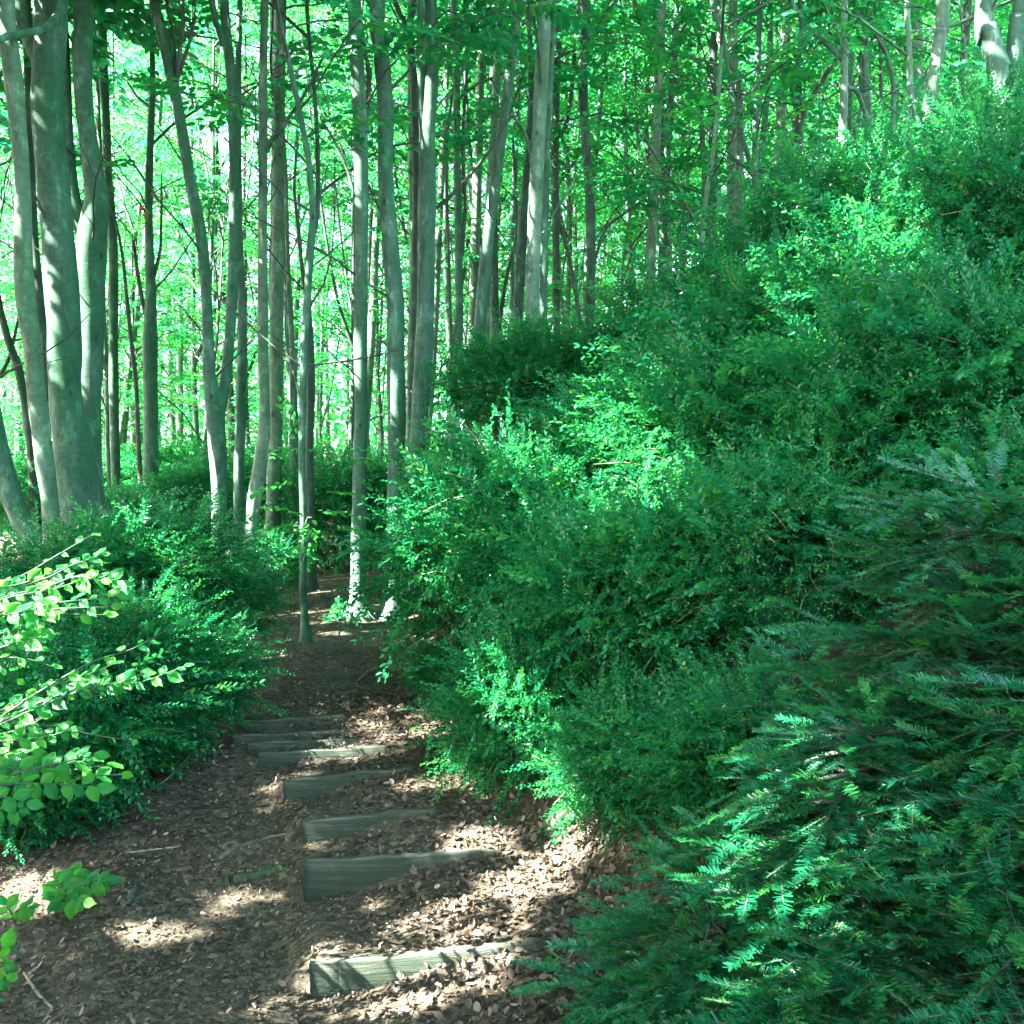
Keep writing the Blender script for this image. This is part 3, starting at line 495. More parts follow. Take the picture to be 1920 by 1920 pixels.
tree('thick forked beech in the upper right corner', 7, [(1890, 300, 48), (1888, 220, 47), (1882, 167, 46), (1864, 100, 40), (1853, 50, 36), (1845, 0, 33)], arms=[[(1888, 170, 30), (1898, 120, 29), (1903, 83, 29), (1908, 33, 28), (1914, 0, 27)]], top=13, nb=14, reach=3)
tree('crooked dim beech leaning in from the left edge behind the sinuous pale stem', 12, [(62, 880, 18), (52, 800, 17), (44, 740, 16), (34, 690, 16), (16, 640, 14), (-4, 560, 13), (-20, 470, 12)], bark='bark_dark', top=10, nb=10, cz=3.4, arms=[[(-12, 720, 8), (8, 690, 8), (20, 660, 7), (34, 600, 5)]])
# unseen trees added beyond the frame to shade the path in dapples
for k, (x, y, hgt, low) in enumerate([(-4.6, 3.2, 16, 5), (-7.5, 5.6, 15, 4), (-6.8, .4, 13, 4), (-9.8, 2.4, 14, 3), (-11, 6.5, 14, 3), (-4.2, -1.2, 12, 4), (-8.6, -2.2, 13, 3), (-12.2, .2, 14, 2.5), (-6.4, 8.2, 13, 5), (-9.4, 9.8, 14, 3), (-2.6, 1.2, 11.5, 5), (-13.5, 4.0, 15, 3), (-5.9, 1.7, 12, 5.5), (-8.2, 1.3, 13, 5), (-4.9, .9, 13, 5), (-7.2, 3.4, 12, 5), (-6.2, -1.4, 12, 4.5),
        (-3.6, -6.2, 13, 2), (-7, -7, 13, 1.5), (7.2, 10.4, 12, 4), (-10.5, -6, 13, 1.5), (4.5, -8.5, 12, 1.5)]):
    r = np.random.default_rng(100 + k); g = float(ground(x, y))
    P = np.array([[x, y, g - .1], [x + .05, y, g + 2], [x + r.normal(0, .2), y + r.normal(0, .2), g + 5], [x + r.normal(0, .4), y + r.normal(0, .4), g + hgt * .75], [x + r.normal(0, .5), y + r.normal(0, .5), g + hgt]])
    P = catmull(P, 30)
    for _ in range(40):
        if keep_main(P, .12).all(): break
        P = P + np.array([r.normal(0, .25), r.normal(0, .25), 0])
    x, y = P[0, :2]; t = thing('beech_tree', 'unseen beech added outside the picture to shade the path', 'tree', (x, y, g), 'unseen beeches added for shade')
    tr = Tubes(); tr.add(P, .13 * np.linspace(1, .1, 30), 10, .03); tw = Tubes(); lv = Leaves()
    crown_parts(P, g + low, g + hgt - .2, 42, 3.7, tw, lv, TW_O, r, sprays=.155)
    tr.obj('trunk', M['bark'], t); tw.obj('branches', M['twig'], t); lv.obj('crown', M['canopy'], t, keep=keep_shade)

# ---- the wood behind: slender beeches of the same coppice, copies of a few prototypes
def proto_tree(k, hgt, rad, low, nb, reach):
    r = np.random.default_rng(50 + k)
    t = thing('beech_tree', None, 'tree', (0, 0, 0)); P = [[0, 0, -.4]]; d = np.array([r.normal(0, .04), r.normal(0, .04)])
    for z in np.linspace(1, hgt, 8): d = d * .8 + r.normal(0, .03, 2); P.append([P[-1][0] + d[0] * 2, P[-1][1] + d[1] * 2, z])
    P = catmull(P, 34); tr = Tubes(); tr.add(P, rad * np.linspace(1.05, .12, 34), 8, .04, k)
    if k % 2:
        z = r.uniform(2.5, 5); i = int(34 * z / hgt); a = r.uniform(0, 6.28); q = P[i]
        A = catmull([q, q + [.3 * math.cos(a), .3 * math.sin(a), 1.0], q + [.6 * math.cos(a), .6 * math.sin(a), 3], q + [.9 * math.cos(a), .9 * math.sin(a), 6]], 16); tr.add(A, rad * .7 * np.linspace(1, .2, 16), 7, .04)
    tw = Tubes(); lv = Leaves()
    crown_parts(P, low, hgt - .2, nb, reach, tw, lv, TW_B, r, low_bare=.08, subs=.28, sprays=.16)
    tr.obj('trunk', M[['bark', 'bark_dark', 'bark_pale'][k % 3]], t); tw.obj('branches', M['twig'], t); lv.obj('crown', M['beech'], t)
    return t
PRO = [proto_tree(0, 15, .085, 2.2, 32, 2.7), proto_tree(1, 13, .075, 2.4, 28, 2.5), proto_tree(2, 16, .10, 2.8, 34, 3.1), proto_tree(3, 11, .05, 1.4, 26, 2.1), proto_tree(4, 14, .07, 1.8, 32, 2.8), proto_tree(5, 7, .035, .7, 26, 1.8)]
PRO += [proto_tree(6, 15, .07, 6.5, 20, 2.2), proto_tree(7, 14, .055, 6.0, 18, 2.0), proto_tree(8, 15, .085, 7, 20, 2.4)]
used = set()
def copy_thing(o, loc, rz, sc):
    c = o.copy(); col.objects.link(c); c.location = loc; c.rotation_euler = (0, 0, rz); c.scale = (sc, sc, sc)
    for ch in o.children: x = ch.copy(); col.objects.link(x); x.parent = c
    return c
def put(k, loc, rz, sc, label, group):
    if k not in used: used.add(k); o = PRO[k]; o.location = loc; o.rotation_euler = (0, 0, rz); o.scale = (sc,) * 3
    else: o = copy_thing(PRO[k], loc, rz, sc)
    tag(o, label, 'tree', group)
spots = []; r = np.random.default_rng(21)
for px, y in [(1300, 11.5), (1440, 12.6), (1830, 12.5), (1180, 14.4)]: spots.append(((px - CX) / F * y, y, 3))
for k in range(34):
    for _ in range(60):
        y = r.uniform(10.8, 21); px = r.uniform(640, 1800) if k < 27 else r.uniform(200, 640); x = (px - CX) / F * y
        if all((x - a) ** 2 + (y - b) ** 2 > .5 for a, b, c in spots): spots.append((x, y, 4)); break
for band, (d0, d1, n) in enumerate([(14.5, 20, 26), (20, 28, 40), (28, 42, 60)]):
    tries = 0; m = 0
    while m < n and tries < 4000:
        tries += 1; y = r.uniform(d0, d1); px = r.uniform(-150, 2070) if r.random() < .7 else r.uniform(700, 2070); x = (px - CX) / F * y
        if px < 640 and r.random() < .45: continue
        if all((x - a) ** 2 + (y - b) ** 2 > (.9 + .03 * y) ** 2 for a, b, c in spots): spots.append((x, y, band)); m += 1
for x, y, band in spots:
    k = int(r.integers(0, 6)) if band < 3 else int(r.choice([5, 5, 3])) if band == 3 else int(r.integers(6, 9)); z = float(ground(x, y))
    px = CX + x / y * F
    side = 'left' if px < 660 else ('middle' if px < 1250 else 'right')
    dist = ['slender leafy beech in the second row', 'thin distant beech deep in the wood', 'far pale beech at the back of the wood', 'leafy young beech growing on the slope', 'bare slim straight beech pole'][band]
    where = {'left': 'behind the left trunks', 'middle': 'behind the middle trunks', 'right': 'above the right bank'}[side]
    put(k, (x, y, z), r.uniform(0, 6.28), r.uniform(.85, 1.25) * (1, 1.1, 1.25, .85, 1)[band], dist + ' ' + where, ['second row', 'distant', 'farthest', 'young', 'bare slim'][band] + ' beeches ' + where)

# the wood closing the view: trees beyond counting
r = np.random.default_rng(5); tr = Tubes(); n = 260
for k in range(n):
    y = r.uniform(44, 75); x = r.uniform(-.72, .72) * y; z = float(ground(x, y)); h = r.uniform(12, 20)
    tr.add(np.array([[x, y, z - .3], [x + r.normal(0, .4), y, z + h * .5], [x + r.normal(0, .8), y, z + h]]), np.array([.13, .1, .03]), 5)
lv = Leaves(); m = 95000
y = r.uniform(44, 76, m); x = r.uniform(-.75, .75, m) * y; cl = np.sin(x * .9 + y * .5) + np.sin(x * .37 - y * .8 + 2) + np.sin(y * 1.3)
z = ground(x, y) + np.where(x < -4, 10, 20) * r.beta(.95, 1.15, m) + .8 * cl
T = r.normal(0, 1, (m, 3)); T[:, 2] *= .4; N = r.normal(0, .5, (m, 3)) + [0, 0, 1]
lv.add(np.stack([x, y, z], -1), T, N, r.uniform(.25, .55, m), r.uniform(.18, .36, m))
fw = thing('far_wood', 'hazy mass of far beeches closing the view behind all the trunks', 'wood', (0, 55, float(ground(0, 55)))); fw['kind'] = 'stuff'
for o in (tr.obj('trunks', M['bark'], fw), lv.obj('foliage', M['beech'], fw, kind='4')): o['kind'] = 'stuff'

# ------------------------------------------------------------------ bushes
def bush_proto(k, n, tmpl, stem_mat, leafmat, droop=.0, spiky=.2, long=460):
    """a rounded bush of unit radius about 0.7 m, sprays of small leaves in a thick shell over bare stems"""
    r = np.random.default_rng(70 + k); R0 = .7
    b = nrm(r.normal(0, 1, (14, 3))); am = r.uniform(-.34, .34, 14)
    d = nrm(r.normal(0, 1, (n, 3)) + [0, 0, .12]); d = d[d[:, 2] > -.75]; n = len(d)
    lump = 1 + (np.exp(-((1 - d @ b.T) / .12)) * am).sum(1)
    rad = R0 * lump * (1 - .48 * r.random(n) ** 1.5 + (spiky + .12) * (r.random(n) < .16) * r.random(n))
    O = d * rad[:, None]
    A = d * .75 + r.normal(0, .55, (n, 3)) + [0, 0, .05 - droop]; A[:, 2] *= .75
    t = thing('box_bush', None, 'bush', (0, 0, 0)); lv = Leaves()
    place(lv, tmpl, O - nrm(A) * .06, frames(A, np.array([0, 0, 1.]) + r.normal(0, .35, (n, 3))), r.uniform(.7, 1.25, n))
    m = long; j = r.integers(0, n, m); d2 = nrm(d[j] + r.normal(0, .35, (m, 3))); q0 = O[j]; ln = r.uniform(.10, .38, m)
    for f in (0, .5):
        place(lv, tmpl, q0 + d2 * (ln * f)[:, None] + [0, 0, -.02 * f], frames(d2 + np.array([0, 0, -.25 * f]), np.array([0, 0, 1.]) + r.normal(0, .3, (m, 3))), ln / .15 * .8)
    st = Tubes(); pt = Tubes()
    for i in range(16):
        a = r.uniform(0, 6.28); e = r.uniform(.5, 1.4); L = r.uniform(.5, .75); q = np.array([r.normal(0, .06), r.normal(0, .06), -.75]); pp = [q]
        for s in range(6):
            a += r.normal(0, .25); e = e * .95 + r.normal(.02, .12); pp.append(pp[-1] + L / 3.6 * np.array([math.cos(a) * math.cos(e), math.sin(a) * math.cos(e), math.sin(e)]))
        st.add(np.array(pp), np.linspace(.014, .004, 7), 5)
    for i in range(90):
        j = r.integers(0, n); q = O[j] * .8; dd = nrm(d[j] * .5 + r.normal(0, .6, 3)); L = r.uniform(.12, .38)
        pt.add(np.array([q, q + dd * L * .5 + r.normal(0, .02, 3), q + dd * L]), [.0035, .0028, .0015], 4)
    lv.obj('foliage', M[leafmat], t, kind='6'); st.obj('stems', M[stem_mat], t); pt.obj('twigs', M['pale_twig'], t)
    return t
TW_X = box_twig(8, .16, .029, .0175)
BX = [bush_proto(0, 3100, TW_X, 'twig', 'box'), bush_proto(1, 3100, TW_X, 'twig', 'box', .25), bush_proto(2, 2900, TW_X, 'twig', 'box', .1, .3), bush_proto(3, 1300, TW_X, 'twig', 'box', .1, .5, 620)]
bused = set()
def bush(k, px, py, D, rx, rz, label, group=None, lift=.45):
    c = unproj(px, py, D); sx = 1.0 * rx / F * D / .7; sz = .98 * rz / F * D / .7; g = float(ground(c[0], c[1])); z = max(c[2], g + lift * sz * .7)
    if k not in bused: bused.add(k); o = BX[k]
    else: o = copy_thing(BX[k], (0, 0, 0), 0, 1)
    o.location = (c[0], c[1], z); o.rotation_euler = (0, 0, random.uniform(0, 6.28)); o.scale = (sx, (sx + sz) / 2, sz); tag(o, label, 'bush', group)
    # stems reach the soil: the lower stem tips sit near it
    return o
G_ = 'box bushes along the path'
bush(0, 955, 1040, 6.3, 215, 190, 'big rounded box bush at the middle, covering the foot of the twin stemmed beech', G_)
bush(1, 905, 1050, 6.5, 105, 165, 'box bush whose left edge brushes the sun flecked beech by the path', G_)
bush(2, 835, 1262, 6.0, 70, 52, 'small low box bush at the path edge below the white lit trunk foot', G_)
bush(0, 985, 1390, 4.75, 150, 150, 'box bush hanging over the right ends of the steps', G_)
bush(1, 1190, 1290, 4.9, 200, 190, 'sun splashed box bush on the bank right of the steps', G_)
bush(2, 1100, 1160, 5.6, 190, 150, 'box bush between the big rounded bush and the sun splashed bush', G_)
bush(0, 1350, 1010, 5.9, 220, 200, 'box bush with brilliant white sun patches on the right bank', G_)
bush(1, 1200, 840, 7.2, 180, 120, 'box bush with sunlit leaves up the bank behind the big rounded bush', G_)
bush(2, 1500, 780, 6.5, 240, 210, 'broad box bush high on the bank right of the middle', G_)
bush(0, 1740, 590, 5.8, 220, 205, 'tall dark box bush below the knotty pale beech', G_)
bush(1, 1890, 430, 5.4, 170, 170, 'box bush below the thick forked beech at the right edge', G_)
bush(2, 1740, 860, 5.0, 240, 220, 'shaded box bush at the right behind the conifer', G_)
bush(1, 1470, 1180, 4.5, 230, 190, 'box bush behind the tips of the conifer', G_)
bush(0, 1180, 1490, 4.1, 150, 140, 'low box bush over the sunny leaf litter at the right of the steps', G_)
bush(2, 1400, 1450, 3.7, 190, 160, 'dim box bush tucked behind the lower conifer sprays', G_)
bush(0, 1830, 1010, 4.6, 200, 200, 'dim box bush at the right edge behind the conifers', G_)
bush(2, 1900, 1150, 4.0, 190, 150, 'dim box bush low at the right edge between the conifers', G_)
bush(1, 1640, 1060, 4.7, 180, 170, 'dim box bush above the pale conifer stem', G_)
bush(0, 945, 735, 8.7, 110, 95, 'feathery box bush behind the big rounded bush, left of the tall pale green beech', G_)
bush(1, 1130, 740, 9.2, 140, 95, 'dark box bush right of the foot of the tall pale green beech', G_)
bush(2, 1340, 690, 9.6, 170, 110, 'soft green box bush below the straight blackish beech', G_)
bush(0, 1560, 560, 8.6, 170, 110, 'box bush below the straight speckled beech', G_)
bush(2, 290, 1090, 6.3, 175, 125, 'box bush with bright tips below the double stemmed beech on the left', G_)
bush(1, 90, 1140, 6.0, 170, 120, 'box bush below the massive trunk at the left edge', G_)
bush(0, 140, 1370, 4.9, 210, 175, 'large box bush overhanging the dark bank at the left', G_)
bush(1, 350, 1280, 5.5, 125, 110, 'box bush reaching over the left ends of the upper steps', G_)
bush(2, 425, 1130, 7.0, 85, 75, 'dark box bush at the foot of the wishbone beech', G_)
bush(0, 40, 1500, 4.6, 130, 95, 'low box bush under the broad beech leaves at the left edge', G_)
bush(1, 620, 975, 12.2, 85, 105, 'blackish box bush closing the path behind the dark straight beech', G_)
bush(2, 512, 1060, 9.6, 50, 55, 'box bush left of the slender pole beech', G_)
bush(0, 350, 950, 11, 90, 70, 'dusky box bush between the double stemmed and wishbone beeches', G_)
bush(1, 225, 985, 10, 60, 60, 'dusky box bush right of the foot of the massive trunk', G_)
bush(0, 60, 950, 12.5, 105, 75, 'dusky low box bush between the leaning lower left beech and the crooked dim beech', G_)
bush(0, 165, 930, 14, 105, 75, 'dusky low box bush far behind the forked beech', G_)
bush(2, 320, 915, 14.5, 105, 75, 'dusky low box bush far behind the double stemmed beech', G_)
bush(1, 430, 940, 14, 105, 75, 'dusky low box bush far behind the wishbone beech', G_)
bush(2, 545, 925, 15, 105, 75, 'dusky low box bush far behind the slender pole beech', G_)
bush(2, 720, 960, 12.5, 60, 90, 'dusky box bush between the path beech and the sun flecked beech', G_)

for px, py, D, rx, rz, lab in [(1040, 715, 8.8, 120, 80, 'airy box bush round the foot of the tall pale green beech'), (1255, 655, 8.8, 150, 110, 'airy box bush below the slender beech pair'), (1420, 560, 8.4, 150, 120, 'airy box bush below the dark V forked beech'),
        (1545, 430, 8.2, 130, 110, 'airy box bush under the straight speckled beech'), (1680, 380, 7.4, 130, 110, 'airy box bush under the mossy olive stem'), (1850, 270, 6.4, 120, 90, 'airy box bush at the foot of the thick forked beech'), (1180, 960, 6.3, 150, 120, 'airy box bush in the dark gap right of the big rounded bush'), (1560, 950, 5.4, 170, 140, 'airy box bush above the tips of the conifer'), (1060, 1250, 5.0, 110, 100, 'airy box bush in front of the big rounded bush'), (210, 1060, 6.6, 120, 80, 'airy box bush in front of the flaring massive trunk'), (250, 1230, 5.2, 130, 100, 'airy box bush behind the broad beech leaves')]:
    bush(3, px, py, D, rx, rz, lab, G_)

# ------------------------------------------------------------------ young conifers in the right foreground
TW_F = fir_shoot(26, .125, .024, .0042)
def conifer(label, x, y, hgt, levels, Lmax, seed, bare=None):
    r = np.random.default_rng(seed); g = float(ground(x, y)); t = thing('young_conifer', label, 'conifer', (x, y, g))
    st = Tubes(); lv = Leaves(); P = catmull([[x, y, g - .1], [x + .02, y, g + hgt * .3], [x - .02, y + .03, g + hgt * .7], [x + .03, y, g + hgt]], 20)
    st.add(P, np.linspace(.015, .003, 20), 7); O = []; A = []; S = []
    br = Tubes()
    for l in range(levels):
        f = (l + .3) / levels; z = g + hgt * (.08 + .92 * min(1, f + r.normal(0, .03))); nb = r.integers(7, 10); a0 = r.uniform(0, 6.28)
        for b in range(nb):
            a = a0 + b * 6.28 / nb + r.normal(0, .2); L = Lmax * (1.05 - .8 * f) * r.uniform(.7, 1.15); e = math.radians(r.uniform(-8, 34)); n = 8
            q = np.array([np.interp(z, P[:, 2], P[:, c]) for c in range(3)]); pp = [q]
            for s in range(n - 1): e -= .085 * r.uniform(-.6, 1.9); a += r.normal(0, .06); pp.append(pp[-1] + L / (n - 1) * np.array([math.cos(a) * math.cos(e), math.sin(a) * math.cos(e), math.sin(e)]))
            pp = np.array(pp); br.add(pp, np.linspace(.007, .0018, n), 5)
            for s in range(int(L / .045)):
                u = .12 + .88 * (s + r.random()) / int(L / .045); k = min(int(u * (n - 1)), n - 2); q = pp[k] + (pp[k + 1] - pp[k]) * (u * (n - 1) - k); dr = nrm(pp[k + 1] - pp[k])
                sg = 1 if s % 2 else -1; d = rot_h(dr, sg * r.uniform(.6, 1.05)); ls = r.uniform(.05, .30) * (1.1 - .6 * u) + .05; m = max(1, int(ls / .075)); c = q
                for j in range(m):
                    dd = nrm(d + r.normal(0, .12, 3) + [0, 0, -.05 * j]); O.append(c); A.append(dd); S.append(r.uniform(.6, 1.05)); c2 = c + dd * .085
                    br.add(np.array([c, c2]), [.0022, .0014], 4)
                    if r.random() < .7 and m > 1: O.append(c); A.append(nrm(rot_h(dd, -sg * r.uniform(.5, .9)))); S.append(r.uniform(.5, .85))
                    c = c2
            for s in range(int(L / .09)):
                k = min(int((.25 + .75 * (s + .5) / int(L / .09)) * (n - 1)), n - 2); O.append(pp[k]); A.append(nrm(pp[k + 1] - pp[k])); S.append(.9)
            O.append(pp[-1]); A.append(nrm(pp[-1] - pp[-2])); S.append(1.)
    for f in np.linspace(.1, 1, 26):
        q = np.array([np.interp(g + hgt * f, P[:, 2], P[:, c]) for c in range(3)]); a = r.uniform(0, 6.28); O.append(q); A.append(nrm(np.array([.5 * math.cos(a), .5 * math.sin(a), .8]))); S.append(.8)
    O = np.array(O); A = np.array(A); place(lv, TW_F, O, frames(A, np.array([0, 0, 1.]) + r.normal(0, .3, (len(O), 3))), np.array(S))
    st.obj('trunk', M['twig'], t); br.obj('branches', M['twig'], t); lv.obj('needles', M['fir'], t, kind='n')
conifer('young dark conifer with a pale stem in the right foreground', 1.34, 2.85, 1.05, 12, .8, 1)
conifer('low spreading conifer at the bottom right corner with glossy sprays', .86, 2.5, .85, 11, .66, 2)
conifer('small leftmost conifer spreading over the litter at the path edge', .52, 2.72, .5, 7, .5, 8)
conifer('low dark conifer between the pale stemmed and the spreading one', 1.62, 2.55, .9, 11, .62, 6)
conifer('small conifer seedling at the lower right edge beside the low spreading one', 1.2, 2.2, .74, 9, .56, 4)

# ------------------------------------------------------------------ the steps
BL = ['lowest board nearest the camera, pale edged and mossy', 'broad mossy board with the tallest green face', 'board with a sunlit grey face and a white left end', 'board with a dark green left end halfway up', 'thin board just above the dark ended middle board',
      'thin half buried board, second above the dark ended one', 'board with a blackish left end just below the topmost step', 'topmost board with a bright sun streak lying behind it']
def board(i):
    l, r_, f = BE[i]; h = f + .09; th = .045; a = nrm((r_ - l) * np.array([1, 1, 1])); L = np.linalg.norm(r_ - l) + .02
    fw = nrm(np.cross([0, 0, 1.], a)); up = np.cross(a, fw); r = np.random.default_rng(i)
    n = 26; V = []; c = .006
    prof = np.array([[0, -h], [0, -c], [c, 0], [th - c, 0], [th, -c], [th, -h]])
    for s in np.linspace(0, 1, n):
        w1 = .004 * math.sin(s * 9 + i) + r.normal(0, .0012); w2 = .003 * math.sin(s * 14 + 2 * i) + r.normal(0, .001)
        for u, v in prof: V.append(l + a * s * L + fw * (u + w1) + up * (v + (w2 if v > -.1 and v > -h else 0)))
    Q = [[k * 6 + j, k * 6 + (j + 1) % 6, (k + 1) * 6 + (j + 1) % 6, (k + 1) * 6 + j] for k in range(n - 1) for j in range(6)]
    for e in (0, (n - 1) * 6): Q += [[e, e + 1, e + 4, e + 5], [e + 1, e + 2, e + 3, e + 4]]
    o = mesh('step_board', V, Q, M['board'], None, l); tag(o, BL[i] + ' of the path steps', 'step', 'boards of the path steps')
for i in range(8): board(i)

# ------------------------------------------------------------------ dead leaves on the soil
r = np.random.default_rng(9); lt = Leaves()
def litter(n, x0, x1, y0, y1, L0, L1, dens, off=.004):
    X = r.uniform(x0, x1, n); Y = r.uniform(y0, y1, n) if y1 - y0 < 3 else y0 + (y1 - y0) * r.random(n) ** 1.4; k = (r.random(n) < dens(X, Y)) & (X < np.interp(Y, [2.2, 3.4, 4.2, 6, 9], [.75, .8, .6, .3, .2])); X = X[k]; Y = Y[k]; m = len(X)
    e = .03; Z = ground(X, Y); gx = (ground(X + e, Y) - Z) / e; gy = (ground(X, Y + e) - Z) / e; ok = (np.abs(gy) < 1.5) & (np.abs(gx) < 1.5); 
    N = nrm(np.stack([-gx, -gy, np.ones(m)], -1) + r.normal(0, .42, (m, 3))); T = r.normal(0, 1, (m, 3)); T = T - (T * N).sum(1, keepdims=True) * N
    L = r.uniform(L0, L1, m); P = np.stack([X, Y, Z + off + r.random(m) ** 2 * .018], -1)
    lt.add(P[ok], T[ok], N[ok], L[ok], (L * r.uniform(.5, .7, m))[ok], np.clip(r.beta(2, 2.2, m), 0, 1)[ok])
def pathness(X, Y):
    c = np.interp(Y, [2, 3.4, 4.5, 5.6, 7, 8, 9.5, 11], [-.9, -.75, -.9, -1.15, -1.2, -1.25, -1.35, -1.3]); wd = np.interp(Y, [3, 5, 6, 9], [.75, .55, .4, .3]); return np.exp(-((X - c) / wd) ** 2)
litter(60000, -4.2, 3, 2.0, 12, .014, .040, lambda X, Y: (1 - .93 * pathness(X, Y)) * (.55 + .45 * np.sin(2.3 * X + 1.1 * Y) * np.sin(1.9 * Y - .8 * X)))
litter(34000, -1.5, 1.4, 2.2, 6.5, .016, .046, lambda X, Y: (1 - .9 * pathness(X, Y)) * (X > np.interp(Y, [2.5, 4, 6], [-.5, -.6, -1])))
litter(60000, -2.8, 1.0, 2.2, 8, .006, .018, lambda X, Y: .9 + 0 * X, .002)
litter(12000, -2.8, 1.0, 2.2, 8, .014, .032, lambda X, Y: .5 + .4 * pathness(X, Y), .002)
lo = lt.obj('leaf_litter', M['litter'], kind='6', curl=r.uniform(-1, 1.8, sum(len(p) for p in lt.P))); tag(lo, 'brown dead beech leaves covering the steps and the banks', 'leaf litter', kind='stuff')

tl = Leaves(); n = 2600; X = r.uniform(-3.4, 1.2, n); Y = 2.2 + 8 * r.random(n) ** 1.5; Z = ground(X, Y); T = r.normal(0, 1, (n, 3)); T[:, 2] = r.normal(.02, .1, n)
L = r.uniform(.02, .11, n); tl.add(np.stack([X, Y, Z + .012], -1), T, np.tile([0, 0, 1.], (n, 1)) + r.normal(0, .3, (n, 3)), L, r.uniform(.0018, .005, n))
tag(tl.obj('twig_litter', M['litter'], kind='4'), 'tiny broken twigs strewn over the path and the dead leaves', 'twig litter', kind='stuff')
# ------------------------------------------------------------------ sticks and stones
def stick(label, pix, rad, mat, name='stick', cat='stick', lift=.4):
    pp = np.array([hit(x, y) for x, y in pix]); pp[:, 2] += rad * lift; n = 6 * len(pp); P = catmull(pp, n); R = rad * np.interp(np.linspace(0, 1, n), [0, .15, .8, 1], [.55, 1, .8, .3])
    tb = Tubes(); P = P + np.random.default_rng(pix[0][0]).normal(0, rad * .12, P.shape); R = R * np.random.default_rng(pix[0][1]).uniform(.8, 1.2, n); tb.add(P, R, 9, .1, pix[0][0]); o = tb.obj(name, M[mat], None, pp[0]); tag(o, label, cat)
stick('pale curved root surfacing left of the sunlit grey board', [(412, 1612), (440, 1592), (470, 1583), (500, 1573), (550, 1562)], .010, 'root', 'root', 'root')
stick('mossy green log lying left of the broad mossy board', [(403, 1660), (430, 1652), (470, 1646), (505, 1638), (528, 1630), (542, 1628)], .024, 'moss', 'mossy_log', 'log', .1)
stick('short blackish rotten stick lying at the left of the path', [(222, 1700), (240, 1692), (255, 1668), (272, 1640)], .017, 'twig')
stick('long thin dry twig in the dark litter under the left bush', [(240, 1600), (290, 1594), (345, 1588)], .005, 'pale_twig', 'twig', 'twig')
stick('branched thin twig in the bottom left corner', [(45, 1825), (65, 1855), (85, 1880), (98, 1895), (80, 1918)], .006, 'pale_twig', 'twig', 'twig')
stick('pale twig across the path near the ivied beech', [(592, 1090), (625, 1087), (660, 1083)], .008, 'pale_twig', 'twig', 'twig')
stick('short twig beside the brightest sun patch on the litter', [(1030, 1690), (1050, 1698), (1068, 1703)], .006, 'twig', 'twig', 'twig')
stick('pale root crossing the right edge of the path above the topmost step', [(672, 1280), (685, 1268), (705, 1256), (730, 1243)], .013, 'root', 'root', 'root')
stick('slanting thin twig on the litter right of the lowest board', [(985, 1850), (1010, 1858), (1035, 1872)], .0035, 'pale_twig', 'twig', 'twig')

# ------------------------------------------------------------------ broad beech leaves in the left foreground
def leafy_shoot(lv, tb, pix, D0, D1, n, L, r, tilt=.2):
    P = np.array([unproj(x, y, D0 + (D1 - D0) * k / max(1, len(pix) - 1)) for k, (x, y) in enumerate(pix)]); P = catmull(P, 16); tb.add(P, np.linspace(.0045, .0015, 16), 5)
    t = np.linspace(.1, 1, n); s = np.where(np.arange(n) % 2, 1., -1.); q = np.stack([np.interp(t, np.linspace(0, 1, 16), P[:, c]) for c in range(3)], -1)
    d = nrm(P[-1] - P[0]); up = np.array([.12, -.95, .85]); S = nrm(np.cross(up, d)); a = np.radians(np.where(t > .96, 6, 50)); T = d * np.cos(a)[:, None] + s[:, None] * S * np.sin(a)[:, None] + np.array([0, 0, -.18]) + r.normal(0, .12, (n, 3))
    N = np.tile(up, (n, 1)) + r.normal(0, .5, (n, 3)); ln = L * r.uniform(.5, 1.2, n); lv.add(q, T, N, ln, ln * .66, r.random(n))
def sapling(label, base, shoots, L, main=(), name='beech_sapling'):
    r = np.random.default_rng(int(abs(shoots[0][0][0][1]))); t = thing(name, label, 'sapling', base); lv = Leaves(); tb = Tubes()
    for m, rad in main: tb.add(catmull(np.array(m), 22), np.linspace(rad, rad * .35, 22), 7)
    for pix, D0, D1, n in shoots:
        leafy_shoot(lv, tb, pix, D0, D1, int(n * 1.6), L, r)
        if n > 6:
            off = r.normal(0, 22, (2, 2))
            for o_ in off: leafy_shoot(lv, tb, [(x + o_[0] * k / 2, y + o_[1] * k / 2) for k, (x, y) in enumerate(pix)], D0 + .05, D1 + r.normal(.08, .1), int(n * .7), L * .85, r)
    tb.obj('stems', M['twig'], t); lv.obj('leaves', M['near_beech'], t, kind='d')
bx, by = -2.05, 3.1; g = float(ground(bx, by)); b0 = np.array([bx, by, g])
